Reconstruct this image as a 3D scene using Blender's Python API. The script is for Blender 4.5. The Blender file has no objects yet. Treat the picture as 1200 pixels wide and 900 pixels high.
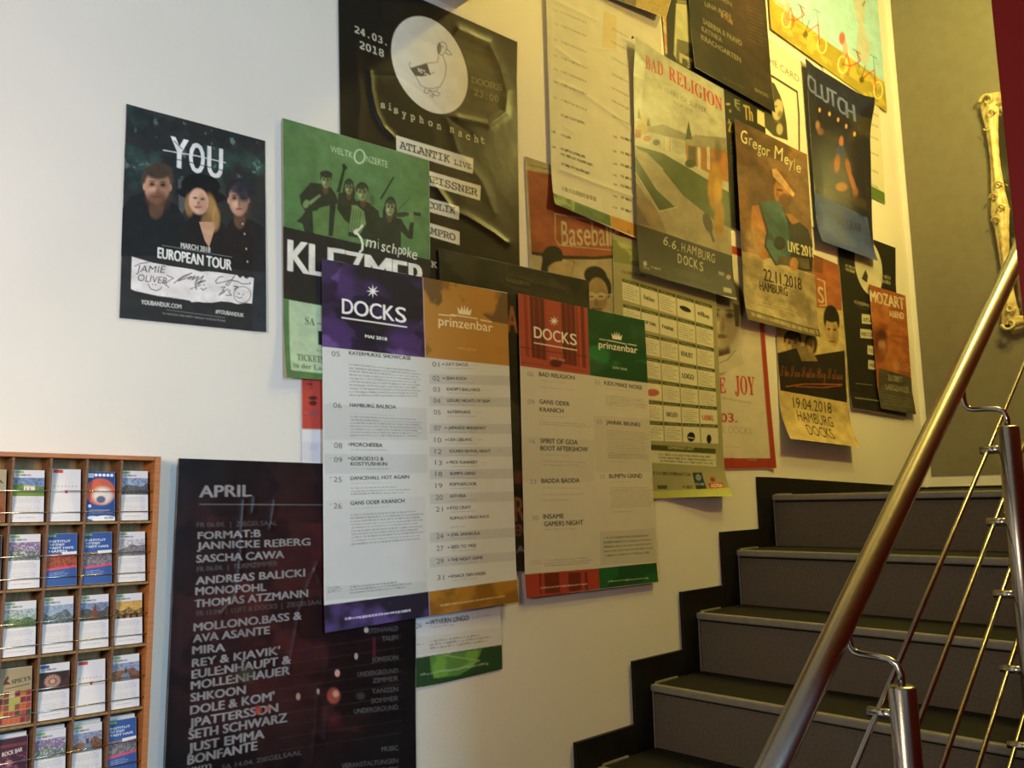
import bpy, bmesh, math, random
import numpy as np
from mathutils import Vector, Matrix

# ------------------------------------------------------------------ camera, light, exposure
scn = bpy.context.scene
COL = scn.collection
H = 1.497                                   # eye height above the lower floor
YW = 1.75                                   # the poster wall is the plane y = YW
FPX = 1030.29                               # focal length for a 1200 px wide frame
du = Vector((1115.0, 100.0, FPX)).normalized()      # world x seen from the camera
dw = Vector((-966.0, 156.0, FPX)).normalized()      # world y (into the wall)
dn = du.cross(dw)                                   # world z
R3 = Matrix((du, dw, dn))
cam = bpy.data.cameras.new('camera')
cam.sensor_width = 36.0
cam.lens = FPX / 1200 * 36
cam.clip_start = 0.02
camo = bpy.data.objects.new('camera', cam)
COL.objects.link(camo)
right, down, fwd = (R3 @ Vector(v) for v in ((1, 0, 0), (0, 1, 0), (0, 0, 1)))
M = Matrix((right, -down, -fwd)).transposed().to_4x4()
M.translation = Vector((0, 0, H))
camo.matrix_world = M
scn.camera = camo

scn.view_settings.view_transform = 'Standard'
scn.view_settings.look = 'None'
scn.view_settings.gamma = 1.0
scn.view_settings.exposure = 0.0
scn.view_settings.use_curve_mapping = False

world = bpy.data.worlds.new('world')
world.use_nodes = True
world.node_tree.nodes['Background'].inputs[0].default_value = (0.62, 0.72, 0.9, 1)
world.node_tree.nodes['Background'].inputs[1].default_value = 0.6
scn.world = world
scn.cycles.max_bounces = 8

def area(name, loc, target, sx, sy, power, color, spread=180):
    l = bpy.data.lights.new(name, 'AREA')
    l.shape = 'RECTANGLE'; l.size = sx; l.size_y = sy; l.energy = power; l.color = color
    l.spread = math.radians(spread)
    o = bpy.data.objects.new(name, l); COL.objects.link(o)
    o.location = loc
    o.rotation_euler = (Vector(target) - Vector(loc)).to_track_quat('-Z', 'Y').to_euler()
    return o

# daylight coming in through the foyer window and an added warm fill brightening the left wall, without a fixture
area('window_daylight', (0.88, -2.34, 1.95), (0.88, 2.0, 1.95), 0.50, 1.5, 74, (0.44, 0.74, 1.0))
area('foyer_fill', (-0.45, 0.65, 1.75), (0.3, 1.75, 1.5), 0.3, 0.3, 17, (1.0, 0.80, 0.62))
# the lamps over the stairs (their housings are built further down)
LAMPS = [((2.36, 1.56, H + 2.02), 0.9, 0.03), ((3.1, 0.55, H + 2.92), 90, 0.13), ((3.4, 0.52, H + 1.9), 66, 0.06)]
WARM = (1.0, 0.92, 0.245)

# ------------------------------------------------------------------ basic helpers
def srgb(c):
    if isinstance(c, str):
        c = c.lstrip('#')
        c = [int(c[i:i + 2], 16) for i in (0, 2, 4)] if len(c) == 6 else [int(ch * 2, 16) for ch in c]
    c = np.array(c[:3], float) / 255.0
    return np.where(c <= 0.04045, c / 12.92, ((c + 0.055) / 1.055) ** 2.4)

def mat(name, color, rough=0.6, metal=0.0, noise=None, bump=0.0, bscale=60, spec=0.5, coat=0.0, col2=None, nscale=8.0, stretch=None):
    m = bpy.data.materials.new(name); m.use_nodes = True
    nt = m.node_tree; b = nt.nodes['Principled BSDF']
    c = srgb(color)
    b.inputs['Base Color'].default_value = (*c, 1)
    b.inputs['Roughness'].default_value = rough
    b.inputs['Metallic'].default_value = metal
    b.inputs['Specular IOR Level'].default_value = spec
    b.inputs['Coat Weight'].default_value = coat
    tc = nt.nodes.new('ShaderNodeTexCoord')
    src = tc.outputs['Object']
    if stretch:
        mp = nt.nodes.new('ShaderNodeMapping'); mp.inputs['Scale'].default_value = stretch
        nt.links.new(src, mp.inputs[0]); src = mp.outputs[0]
    if col2 is not None:
        n = nt.nodes.new('ShaderNodeTexNoise'); n.inputs['Scale'].default_value = nscale; n.inputs['Detail'].default_value = 6
        nt.links.new(src, n.inputs['Vector'])
        r = nt.nodes.new('ShaderNodeValToRGB')
        r.color_ramp.elements[0].position = 0.35; r.color_ramp.elements[1].position = 0.68
        r.color_ramp.elements[0].color = (*c, 1); r.color_ramp.elements[1].color = (*srgb(col2), 1)
        nt.links.new(n.outputs[0], r.inputs[0]); nt.links.new(r.outputs[0], b.inputs['Base Color'])
    if bump:
        n2 = nt.nodes.new('ShaderNodeTexNoise'); n2.inputs['Scale'].default_value = bscale; n2.inputs['Detail'].default_value = 4
        nt.links.new(src, n2.inputs['Vector'])
        bp = nt.nodes.new('ShaderNodeBump'); bp.inputs['Strength'].default_value = bump; bp.inputs['Distance'].default_value = 0.002
        nt.links.new(n2.outputs[0], bp.inputs['Height']); nt.links.new(bp.outputs[0], b.inputs['Normal'])
    return m

def print_mat(name, rough, coat=0.0, bump=0.08, spec=0.4):
    m = bpy.data.materials.new(name); m.use_nodes = True
    nt = m.node_tree; b = nt.nodes['Principled BSDF']
    a = nt.nodes.new('ShaderNodeAttribute'); a.attribute_name = 'ink'
    nt.links.new(a.outputs['Color'], b.inputs['Base Color'])
    b.inputs['Roughness'].default_value = rough
    b.inputs['Specular IOR Level'].default_value = spec
    b.inputs['Coat Weight'].default_value = coat; b.inputs['Coat Roughness'].default_value = 0.25
    tc = nt.nodes.new('ShaderNodeTexCoord'); n = nt.nodes.new('ShaderNodeTexNoise'); n.inputs['Scale'].default_value = 14
    bp = nt.nodes.new('ShaderNodeBump'); bp.inputs['Strength'].default_value = bump; bp.inputs['Distance'].default_value = 0.01
    nt.links.new(tc.outputs['Object'], n.inputs['Vector']); nt.links.new(n.outputs[0], bp.inputs['Height'])
    nt.links.new(bp.outputs[0], b.inputs['Normal'])
    return m

MT = dict(
    wall=mat('white_wall_paint', '#dedad4', 0.75, bump=0.25, bscale=90, col2='#d9d5cf', nscale=3),
    ceil=mat('ceiling_paint', '#dcdad6', 0.9),
    greige=mat('greige_wall_paint', '#76705f', 0.85, bump=0.3, bscale=120, col2='#716b5a', nscale=20),
    red=mat('dark_red_paint', '#7c1007', 0.6, spec=.2, bump=0.1),
    floor=mat('foyer_tile', '#33201b', 0.5, col2='#3c2620', nscale=5),
    skirt=mat('dark_stone_skirting', '#100f0d', 0.5, col2='#171511', nscale=14, bump=0.1, spec=.25),
    riser=mat('grey_speckled_linoleum', '#5c5244', 0.8, col2='#6a5e4d', nscale=160, bump=0.35, bscale=260),
    tread=mat('dark_tread_covering', '#1c1a15', 0.8, spec=.2, col2='#22201a', nscale=150, bump=0.3, bscale=200),
    nosing=mat('grey_nosing_profile', '#7d7769', 0.5, col2='#868072', nscale=40),
    steel=mat('brushed_stainless_steel', '#a8a092', 0.26, 1.0, bump=0.06, bscale=300, stretch=(1, 1, 1)),
    steel2=mat('polished_steel', '#b8b2a8', 0.2, 1.0),
    wood=mat('oiled_beech_wood', '#b5733a', 0.5, col2='#9c602e', nscale=6, stretch=(3, 3, 30), bump=0.1),
    wood2=mat('inner_rack_wood', '#987644', 0.6, col2='#7a5c34', nscale=7, stretch=(20, 3, 4), bump=0.1),
    wood3=mat('divider_wood', '#7a5434', 0.55, col2='#66452b', nscale=8, stretch=(4, 4, 26), bump=0.08),
    gold=mat('antique_gilt', '#cfc08c', 0.45, 0.2, col2='#b09a62', nscale=25, bump=0.4, bscale=60),
    mirror=mat('old_mirror_glass', '#b9bab4', 0.05, 1.0),
    tape=mat('clear_tape', '#d6cfae', 0.25, spec=0.8),
    pin=mat('pin_metal', '#8a8a86', 0.3, 0.9),
    white=mat('white_enamel', '#e6e4df', 0.4),
    pap=mat('plain_paper', '#dedcd6', 0.7),
    dark=mat('dark_gap', '#14120f', 0.8),
)
PR = dict(matte=print_mat('printed_matte_paper', 0.65, 0.0, 0.08, 0.18), satin=print_mat('printed_satin_paper', 0.5, 0.0, 0.10, 0.16),
          gloss=print_mat('printed_glossy_paper', 0.34, 0.0, 0.12, 0.22))

def link(o, parent=None):
    COL.objects.link(o)
    if parent is not None: o.parent = parent
    return o

def meshobj(name, verts, faces, material, parent=None, smooth=False):
    me = bpy.data.meshes.new(name)
    me.from_pydata([tuple(v) for v in verts], [], faces)
    me.validate(); me.update()
    me.materials.append(material)
    if smooth:
        me.polygons.foreach_set('use_smooth', [True] * len(me.polygons))
    return link(bpy.data.objects.new(name, me), parent)

def bmobj(name, bm, material, parent=None, smooth=False):
    bmesh.ops.recalc_face_normals(bm, faces=bm.faces)
    me = bpy.data.meshes.new(name); bm.to_mesh(me); bm.free(); me.materials.append(material)
    if smooth: me.polygons.foreach_set('use_smooth', [True] * len(me.polygons))
    return link(bpy.data.objects.new(name, me), parent)

def box(name, lo, hi, material, parent=None, bevel=0.0, mtx=None):
    bm = bmesh.new()
    bmesh.ops.create_cube(bm, size=1)
    lo = Vector(lo); hi = Vector(hi)
    for v in bm.verts:
        v.co = Vector(((lo[i] + hi[i]) / 2 + v.co[i] * (hi[i] - lo[i])) for i in range(3))
    if bevel: bmesh.ops.bevel(bm, geom=bm.edges[:], offset=bevel, segments=2, affect='EDGES', profile=0.6)
    if mtx is not None: bmesh.ops.transform(bm, matrix=mtx, verts=bm.verts)
    return bmobj(name, bm, material, parent)

def tube(name, pts, r, material, parent=None, seg=16, cap=True, taper=None):
    pts = [Vector(p) for p in pts]
    verts, faces = [], []
    prev = None
    for i, p in enumerate(pts):
        d = (pts[min(i + 1, len(pts) - 1)] - pts[max(i - 1, 0)]).normalized()
        if prev is None:
            a = d.cross(Vector((0, 0, 1)))
            if a.length < 1e-3: a = d.cross(Vector((1, 0, 0)))
            a.normalize()
        else:
            a = (prev - d * prev.dot(d)).normalized()
        prev = a; b = d.cross(a)
        rr = r if taper is None else taper[i]
        for k in range(seg):
            t = 2 * math.pi * k / seg
            verts.append(p + (a * math.cos(t) + b * math.sin(t)) * rr)
        if i:
            o = (i - 1) * seg
            for k in range(seg):
                k2 = (k + 1) % seg
                faces.append((o + k, o + k2, o + seg + k2, o + seg + k))
    if cap:
        faces.append(tuple(range(seg - 1, -1, -1)))
        o = (len(pts) - 1) * seg
        faces.append(tuple(range(o, o + seg)))
    return meshobj(name, verts, faces, material, parent, smooth=True)

def empty(name, loc=(0, 0, 0)):
    o = bpy.data.objects.new(name, None); o.location = loc
    o.empty_display_size = 0.1
    return link(o)

def tag(o, label=None, cat=None, group=None, kind=None):
    if label: o['label'] = label
    if cat: o['category'] = cat
    if group: o['group'] = group
    if kind: o['kind'] = kind
    return o

def structure(o, label=None):
    o['kind'] = 'structure'
    if label: o['label'] = label
    return o

# a picture point of the photograph carried onto the wall-parallel plane y = Y
RN = np.array(R3)
def ray(x, y):
    return RN @ np.array([x - 600.0, y - 450.0, FPX])
def on_wall(x, y, Y=YW):
    d = ray(x, y); return d * (Y / d[1]) + np.array([0, 0, H])
def to_px(P):
    c = RN.T @ (np.asarray(P, float) - np.array([0, 0, H]))
    return (600 + FPX * c[0] / c[2], 450 + FPX * c[1] / c[2])

# ------------------------------------------------------------------ the room
def quad_slab(name, lo, hi, material): return structure(box(name, lo, hi, material))
CEIL = H + 3.15
XE = 4.32
wb = quad_slab('wall_back', (-2.3, YW, -0.1), (XE + .1, YW + .12, CEIL + .05), MT['wall'])
wr = quad_slab('wall_right', (XE, -2.4, -0.1), (XE + .12, YW, CEIL + .05), MT['wall'])
quad_slab('floor', (-2.3, -2.4, -.12), (XE + .1, YW, 0), MT['floor'])
quad_slab('ceiling', (-2.3, -2.4, CEIL), (XE + .1, YW, CEIL + .1), MT['ceil'])
quad_slab('wall_left', (-2.34, -2.5, -.1), (-2.24, YW, CEIL), MT['wall'])
# the lower foyer ceiling ends where the stairwell opens upwards
quad_slab('ceiling_foyer', (-2.3, -2.4, H + 1.335), (1.462, YW, CEIL), MT['ceil'])
# wall_front, behind the viewer, with the window opening (x 0.60..1.16, z 1.15..2.75)
for lo, hi in (((-2.3, -2.5, -.1), (.60, -2.4, CEIL)), ((1.16, -2.5, -.1), (XE + .1, -2.4, CEIL)), ((.60, -2.5, -.1), (1.16, -2.4, 1.15)), ((.60, -2.5, 2.75), (1.16, -2.4, CEIL))):
    structure(box('wall_front', lo, hi, MT['wall']))
w1 = structure(empty('window_1', (.88, -2.45, 1.95)))
for lo, hi in (((-.28, -.03, -.8), (-.23, .03, .8)), ((.23, -.03, -.8), (.28, .03, .8)), ((-.23, -.03, .74), (.23, .03, .8)),
               ((-.23, -.03, -.8), (.23, .03, -.74)), ((-.02, -.03, -.74), (.02, .03, .74))):
    box('window_frame', lo, hi, MT['white'], w1)
gl = bpy.data.materials.new('window_glass'); gl.use_nodes = True
gb = gl.node_tree.nodes['Principled BSDF']; gb.inputs['Transmission Weight'].default_value = 1; gb.inputs['Roughness'].default_value = 0; gb.inputs['IOR'].default_value = 1.45
for a, b in ((-.23, -.02), (.02, .23)):
    box('pane', (a, -.004, -.74), (b, .004, .74), gl, w1)
# greige painted field on the end wall, with a white margin left along the corner and above the skirting
box('painted_field', (XE - .003, -1.2, H + .035), (XE + .001, 1.722, CEIL - .3), MT['greige']); bpy.context.scene.objects['painted_field'].parent = wr
# dark red partition on the viewer's right
structure(box('wall_partition', (1.20, -2.395, 0), (1.33, 0.352, CEIL - .005), MT['red'], bevel=.003))
structure(box('wall_partition', (1.328, 0.23, 0), (XE - .002, 0.3515, CEIL - .005), MT['red'], bevel=.003))

# ------------------------------------------------------------------ stairs
NX, NZ, PX_, PZ_ = 2.914, H - .025, .2510, .184
stairs = empty('staircase', (NX - 7 * PX_, 1.2, 0))
tag(stairs, 'staircase with grey risers, dark treads and pale nosings climbing along the poster wall', 'stairs')
YS0, YS1 = 0.655, YW - .012
so = Vector(stairs.location)
def L(v): return tuple(Vector(v) - so)
for n in range(8):
    x = NX - n * PX_; z = NZ - n * PZ_
    st = link(bpy.data.objects.new('step', None), stairs)
    xe = x + PX_ + .02 if n else XE - .013
    bot = max(z - PZ_ - .012, 0)
    box('riser', L((x + .014, YS0, bot)), L((x + .03, YS1, z - .012)), MT['riser'], st)
    box('tread', L((x + .012, YS0, z - .028)), L((xe, YS1, z - .001)), MT['tread'], st)
    box('nosing', L((x - .002, YS0, z - .021)), L((x + .022, YS1, z)), MT['nosing'], st, bevel=.005)
    box('edge_strip', L((x + .006, YS1 - .004, bot)), L((x + .0145, YS1 + .0005, z - .02)), MT['nosing'], st)
    box('tread_edge_strip', L((x + .02, YS1 - .006, z - .002)), L((min(x + .13, xe), YS1 + .0005, z + .004)), MT['nosing'], st)
    if n and bot > 0.0: box('core', L((x + .03, YS0 + .01, 0)), L((min(xe, x + PX_ + .014), YS1 - .005, z - .028)), MT['tread'], st)
# stepped stone skirting on the poster wall
sk = structure(empty('baseboard_back', (2.0, YW, H)), 'dark stone skirting stepping up beside the stairs')
ko = Vector(sk.location)
px_left = [1.045, 1.193, 1.338, 1.475, 1.618]; ztop = [-.389, -.286, -.184, -.0825, .0235]
xs = [YW * v for v in px_left]; zs = [H + YW * v for v in ztop]
for k in range(3):
    xs.insert(0, xs[0] - PX_); zs.insert(0, zs[0] - PZ_)
def prism(name, poly, y0, y1, material, parent, off):
    n = len(poly)
    v = [(p[0] - off[0], y0 - off[1], p[1] - off[2]) for p in poly] + [(p[0] - off[0], y1 - off[1], p[1] - off[2]) for p in poly]
    f = [tuple(range(n)), tuple(range(2 * n - 1, n - 1, -1))] + [(i, i + n, (i + 1) % n + n, (i + 1) % n) for i in range(n)]
    return meshobj(name, v, f, material, parent)
for k in range(8):
    x0, z0 = xs[k], zs[k]
    if k < 7:
        x1 = xs[k + 1]
        prism('skirting_tile', [(x0 + .135, z0 - .11), (x1 - .0008, z0 - .11), (x1 - .0008, z0), (x0 + .1358, z0)], YW - .012, YW + .001, MT['skirt'], sk, ko)
        prism('skirting_tile', [(x0, max(z0 - .36, 0)), (x0 + .135, max(z0 - .36, 0)), (x0 + .135, z0), (x0, z0)], YW - .0125, YW + .001, MT['skirt'], sk, ko)
    else:
        prism('skirting_tile', [(x0, z0 - .36), (x0 + .135, z0 - .36), (x0 + .135, z0 - .003), (x0, z0)], YW - .0125, YW + .001, MT['skirt'], sk, ko)
        zA, zB = z0 - .003, H - .018
        xa = x0 + .1358
        for i in range(4):
            a, b = xa + (XE - xa) * i / 4, xa + (XE - xa) * (i + 1) / 4 - .0015
            ia, ib = zA + (zB - zA) * i / 4, zA + (zB - zA) * (i + 1) / 4
            prism('skirting_tile', [(a, z0 - .15), (b, z0 - .15), (b, ib), (a, ia)], YW - .012, YW + .001, MT['skirt'], sk, ko)
skr = structure(empty('baseboard_right', (XE, 1.0, H - .05)))
for i in range(5):
    b = YW - .013 - i * .3; a = b - .2985
    if i: pass
    box('skirting_tile', (-.012, a - 1.0, -.10), (.001, b - 1.0, .035), MT['skirt'], skr)

# ------------------------------------------------------------------ railing
rail = empty('stair_railing', (1.378, .62, 0))
tag(rail, 'brushed steel stair railing with round handrail, posts and thin parallel rods', 'railing')
ro = Vector(rail.location)
def LR(v): return Vector(v) - ro
p0 = Vector(on_wall(905, 900, .70)); p1 = Vector(on_wall(1190, 305, .70)); sd = (p1 - p0).normalized()
a0 = p0 - sd * .75; a1 = p1 + sd * .55
tube('handrail', [LR(a0), LR(p0), LR(p1), LR(a1), LR(a1 + Vector((.06, 0, .02))), LR(a1 + Vector((.3, 0, .02)))], .0212, MT['steel'], rail, seg=40)
pa = Vector(on_wall(1057, 803, .62)); pb = Vector(on_wall(1181, 499, .62))
posts = [pa - (pb - pa), pa, pb, pb + (pb - pa)]
railz = lambda x: p0.z + (x - p0.x) * sd.z / sd.x
slope = (pb.z - pa.z) / (pb.x - pa.x)
lst = [(1158, 527), (1167, 612), (1176, 697), (1183, 786), (1190, 877)]
offs = [on_wall(x, y, .655)[2] - on_wall(1181, 499, .62)[2] for x, y in lst]
for i, p in enumerate(posts):
    if p.z < .12: continue
    r = .0207
    foot = max(0.0, NZ - (math.ceil((NX - p.x) / PX_ - .0) ) * PZ_ - .12) if p.x < NX else NZ - .12
    ps = tube('post', [LR((p.x, p.y, foot)), LR((p.x, p.y, p.z - .004)), LR((p.x, p.y, p.z))], r, MT['steel'], rail, seg=32, taper=[r, r, r - .004])
    zr = railz(p.x) - .02
    h = zr - p.z
    n = [(p.x, .62, p.z - .002), (p.x, .62, p.z + .016), (p.x, .625, p.z + .030), (p.x, .637, p.z + .036), (p.x, .655, p.z + .038), (p.x, .682, p.z + .039),
         (p.x, .692, p.z + .042), (p.x, .698, p.z + .049), (p.x, .70, p.z + .060), (p.x, .70, zr + .01)]
    tube('swan_neck_bracket', [LR(q) for q in n], .0055, MT['steel2'], rail, seg=12)
    for o_ in offs:
        z = p.z + o_
        if z - .02 < foot: continue
        tube('rod_clip', [LR((p.x, .625, z)), LR((p.x, .676, z))], .0085, MT['steel2'], rail, seg=12)
    box('foot_plate', LR((p.x - .03, p.y + .002, foot)), LR((p.x + .03, p.y + .034, foot + .07)), MT['steel2'], rail, bevel=.002)
for o_ in offs:
    A = Vector((pa.x - .62, .662, pa.z + o_ - .62 * slope)); B = Vector((pb.x + .75, .662, pb.z + o_ + .75 * slope))
    if A.z < .05: A = A + (B - A) * ((.05 - A.z) / (B.z - A.z))
    tube('rod', [LR(A), LR(B)], .0045, MT['steel'], rail, seg=12)

# ------------------------------------------------------------------ lamps above the stairs
for i, (loc, power, rad) in enumerate(LAMPS):
    l = bpy.data.lights.new('stair_lamp_bulb', 'POINT'); l.energy = power; l.color = WARM; l.shadow_soft_size = rad
    lo = link(bpy.data.objects.new('stair_lamp_bulb', l)); lo.location = loc
    t = empty('ceiling_lamp', loc)
    tag(t, ['small brass spotlight fixed to the poster wall above the stairs', 'wide brass ceiling lamp above the stairs', 'brass pendant lamp hanging over the upper landing'][i], 'lamp')
    if i == 0:
        tube('arm', [(0, .33, .10), (0, .1, .10), (0, .0, .075)], .008, MT['steel2'], t, seg=10)
        tube('wall_plate', [(0, YW - loc[1], .10), (0, YW - loc[1] - .02, .10)], .04, MT['steel2'], t, seg=20)
        tube('shade', [(0, 0, .08), (0, 0, .06), (0, 0, .03)], .06, MT['gold'], t, seg=24, taper=[.02, .05, .075], cap=False)
    else:
        tube('cord', [(0, 0, .1), (0, 0, CEIL - loc[2])], .004, MT['dark'], t, seg=8)
        tube('shade', [(0, 0, .16), (0, 0, .14), (0, 0, .08)], .1, MT['gold'], t, seg=28, taper=[.03, .12, .17], cap=False)

# ------------------------------------------------------------------ gilt frame on the end wall
fr = empty('ornate_picture_frame', (XE - .005, 1.0, H + 1.25))
tag(fr, 'ornate gilt picture frame hanging on the greige end wall', 'picture frame')
def gilt_rail(axis, c, a, b, name='frame_rail'):
    # profile swept along y or z, width varies to give the wavy rococo outline
    n = 60; m = 9; V = []; F = []
    for i in range(n + 1):
        t = i / n; pos = a + (b - a) * t
        w = .030 + .008 * math.cos(t * 2 * math.pi * 2) + .008 * max(0, 1 - abs(t - .5) * 14) + .010 * max(0, 1 - t * 9) + .010 * max(0, 1 - (1 - t) * 9)
        for j in range(m):
            s = j / (m - 1) * 2 - 1
            dpt = .035 * (1 - s * s) ** .6 + .006 * math.cos(s * 9) + .003 * math.sin(i * 1.9 + j)
            off = c + s * w
            V.append((-dpt, off, pos) if axis == 'z' else (-dpt, pos, off))
        if i:
            for j in range(m - 1):
                k = (i - 1) * m + j
                F.append((k, k + 1, k + m + 1, k + m))
    return meshobj(name, V, F, MT['gold'], fr, smooth=True)
YF0, YF1, ZF0, ZF1 = -.32, .31, -.55, .50
gilt_rail('z', YF1, ZF0, ZF1); gilt_rail('z', YF0, ZF0, ZF1); gilt_rail('y', ZF1, YF0, YF1); gilt_rail('y', ZF0, YF0, YF1)
def scroll(y, z, s, sy=1, sz=1):
    P = []
    for i in range(26):
        t = i / 25; a = t * 4.2 * math.pi / 2; r = .030 * s * (1 - .75 * t)
        P.append((-.04 - .004 * math.sin(a), y + sy * r * math.cos(a), z + sz * r * math.sin(a)))
    tube('scroll_ornament', P, .01, MT['gold'], fr, seg=8, taper=[.009 * s * (1 - .6 * i / 25) for i in range(26)])
for sy in (-1, 1):
    for sz in (-1, 1):
        y = YF1 if sy > 0 else YF0; z = ZF1 if sz > 0 else ZF0
        scroll(y - sy * .0, z + sz * .0, 1.0, sy, sz); scroll(y - sy * .01, z - sz * .07, .7, -sy, sz); scroll(y + sy * .01, z - sz * .13, .5, sy, -sz)
    y = YF1 if sy > 0 else YF0
    for k, dz in enumerate((.09, .04, -.02, -.07)):
        scroll(y + sy * (.012 if k % 2 else -.012), dz, .62, sy if k % 2 else -sy, 1)
box('mirror_glass', (-.012, YF0, ZF0), (-.006, YF1, ZF1), MT['mirror'], fr)

# ------------------------------------------------------------------ printed sheets
# A sheet is a dense grid of vertices; its ink is drawn on a canvas with one cell per vertex.
rng = np.random.default_rng(7)
FONTS = {'s': (0x1D400, 0x1D41A, 0x1D7CE), 'm': (0x1D670, 0x1D68A, 0x1D7F6), 'c': (0x1D4D0, 0x1D4EA, None), 'i': (0x1D608, 0x1D622, None)}
WEIGHT = {'r': 0, 'l': -.012, 'b': .034, 'x': .055, 's': 0, 'm': .006, 'M': .016, 'c': .01, 'i': 0, 'h': .01}
_gl = {}
def _outline_of(body, offset, line=1.0):
    cu = bpy.data.curves.new('glyphs', 'FONT'); cu.body = body; cu.resolution_u = 3; cu.fill_mode = 'NONE'; cu.offset = offset; cu.space_line = line
    ob = bpy.data.objects.new('glyphs', cu)
    me = ob.to_mesh()
    v = np.empty(len(me.vertices) * 3, np.float32); me.vertices.foreach_get('co', v); v = v.reshape(-1, 3)[:, :2].copy()
    e = np.empty(len(me.edges) * 2, np.int32); me.edges.foreach_get('vertices', e); e = e.reshape(-1, 2).copy()
    ob.to_mesh_clear(); bpy.data.objects.remove(ob); bpy.data.curves.remove(cu)
    return v, e
_tab = {}
def math_glyphs(f, chars):
    """outlines of single characters taken from the mathematical alphabets"""
    base = FONTS[f]; tab = _tab.setdefault(f, {})
    need = [ch for ch in dict.fromkeys(chars) if ch not in tab and ch != ' ']
    if need:
        conv = []
        for ch in need:
            if 'A' <= ch <= 'Z': conv.append(chr(base[0] + ord(ch) - 65))
            elif 'a' <= ch <= 'z': conv.append(chr(base[1] + ord(ch) - 97))
            elif '0' <= ch <= '9' and base[2]: conv.append(chr(base[2] + ord(ch) - 48))
            else: conv.append(ch)
        v, e = _outline_of('\n'.join(conv), 0.0, 3.0)
        row = np.round((.3 - v[e[:, 0], 1]) / 3.0).astype(int)
        for k, ch in enumerate(need):
            ee = e[row == k]
            if not len(ee): continue
            ids, inv = np.unique(ee, return_inverse=True); vv = v[ids].copy(); vv[:, 1] += k * 3.0
            tab[ch] = (vv, inv.reshape(-1, 2))
    return tab
def outline(s, font):
    key = (s, font)
    if key in _gl: return _gl[key]
    if font in ('s', 'm', 'M', 'c'):
        tab = math_glyphs(font.lower(), s); V = []; E = []; x = 0.0; n = 0; mono = font in 'mM'
        for ch in s:
            if ch not in tab: x += .3 if not mono else .55; continue
            v, e = tab[ch]; v = v.copy(); x0, x1 = v[:, 0].min(), v[:, 0].max()
            if mono: v[:, 0] += x + .26 - (x0 + x1) / 2; adv = .55
            else: v[:, 0] += x - x0; adv = x1 - x0 + (.055 if font != 'c' else .0)
            V.append(v); E.append(e + n); n += len(v); x += adv
        r = (np.concatenate(V), np.concatenate(E)) if V else (np.zeros((0, 2)), np.zeros((0, 2), int))
    else:
        r = _outline_of(s, WEIGHT[font])
        if font == 'i': r[0][:, 0] += r[0][:, 1] * .18
    _gl[key] = r; return r

def homog(src, dst):
    A = []
    for (x, y), (u, v) in zip(src, dst):
        A.append([x, y, 1, 0, 0, 0, -u * x, -u * y, -u]); A.append([0, 0, 0, x, y, 1, -v * x, -v * y, -v])
    _, _, V = np.linalg.svd(np.array(A, float)); return V[-1].reshape(3, 3)
def hap(Hm, x, y):
    w = Hm[2, 0] * x + Hm[2, 1] * y + Hm[2, 2]
    return (Hm[0, 0] * x + Hm[0, 1] * y + Hm[0, 2]) / w, (Hm[1, 0] * x + Hm[1, 1] * y + Hm[1, 2]) / w

def vnoise(shape, cells, seed=0, aspect=1.0):
    r = np.random.default_rng(seed)
    n, m = shape
    cy = max(2, int(cells)); cx = max(2, int(cells * m / n * aspect))
    g = r.random((cy + 1, cx + 1))
    y = np.linspace(0, cy - 1e-6, n); x = np.linspace(0, cx - 1e-6, m)
    iy = y.astype(int); ix = x.astype(int); fy = y - iy; fx = x - ix
    fy = (fy * fy * (3 - 2 * fy))[:, None]; fx = (fx * fx * (3 - 2 * fx))[None, :]
    a = g[iy][:, ix]; b = g[iy][:, ix + 1]; c = g[iy + 1][:, ix]; d = g[iy + 1][:, ix + 1]
    return (a * (1 - fx) + b * fx) * (1 - fy) + (c * (1 - fx) + d * fx) * fy
def fbm(shape, cells, seed=0, octv=4, aspect=1.0):
    t = 0; a = .5; s = 0
    for k in range(octv):
        t = t + a * vnoise(shape, cells * 2 ** k, seed + 31 * k, aspect); s += a; a *= .55
    t = t / s
    return np.clip((t - t.mean()) / (t.std() + 1e-6) * .17 + .5, 0, 1)

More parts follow.
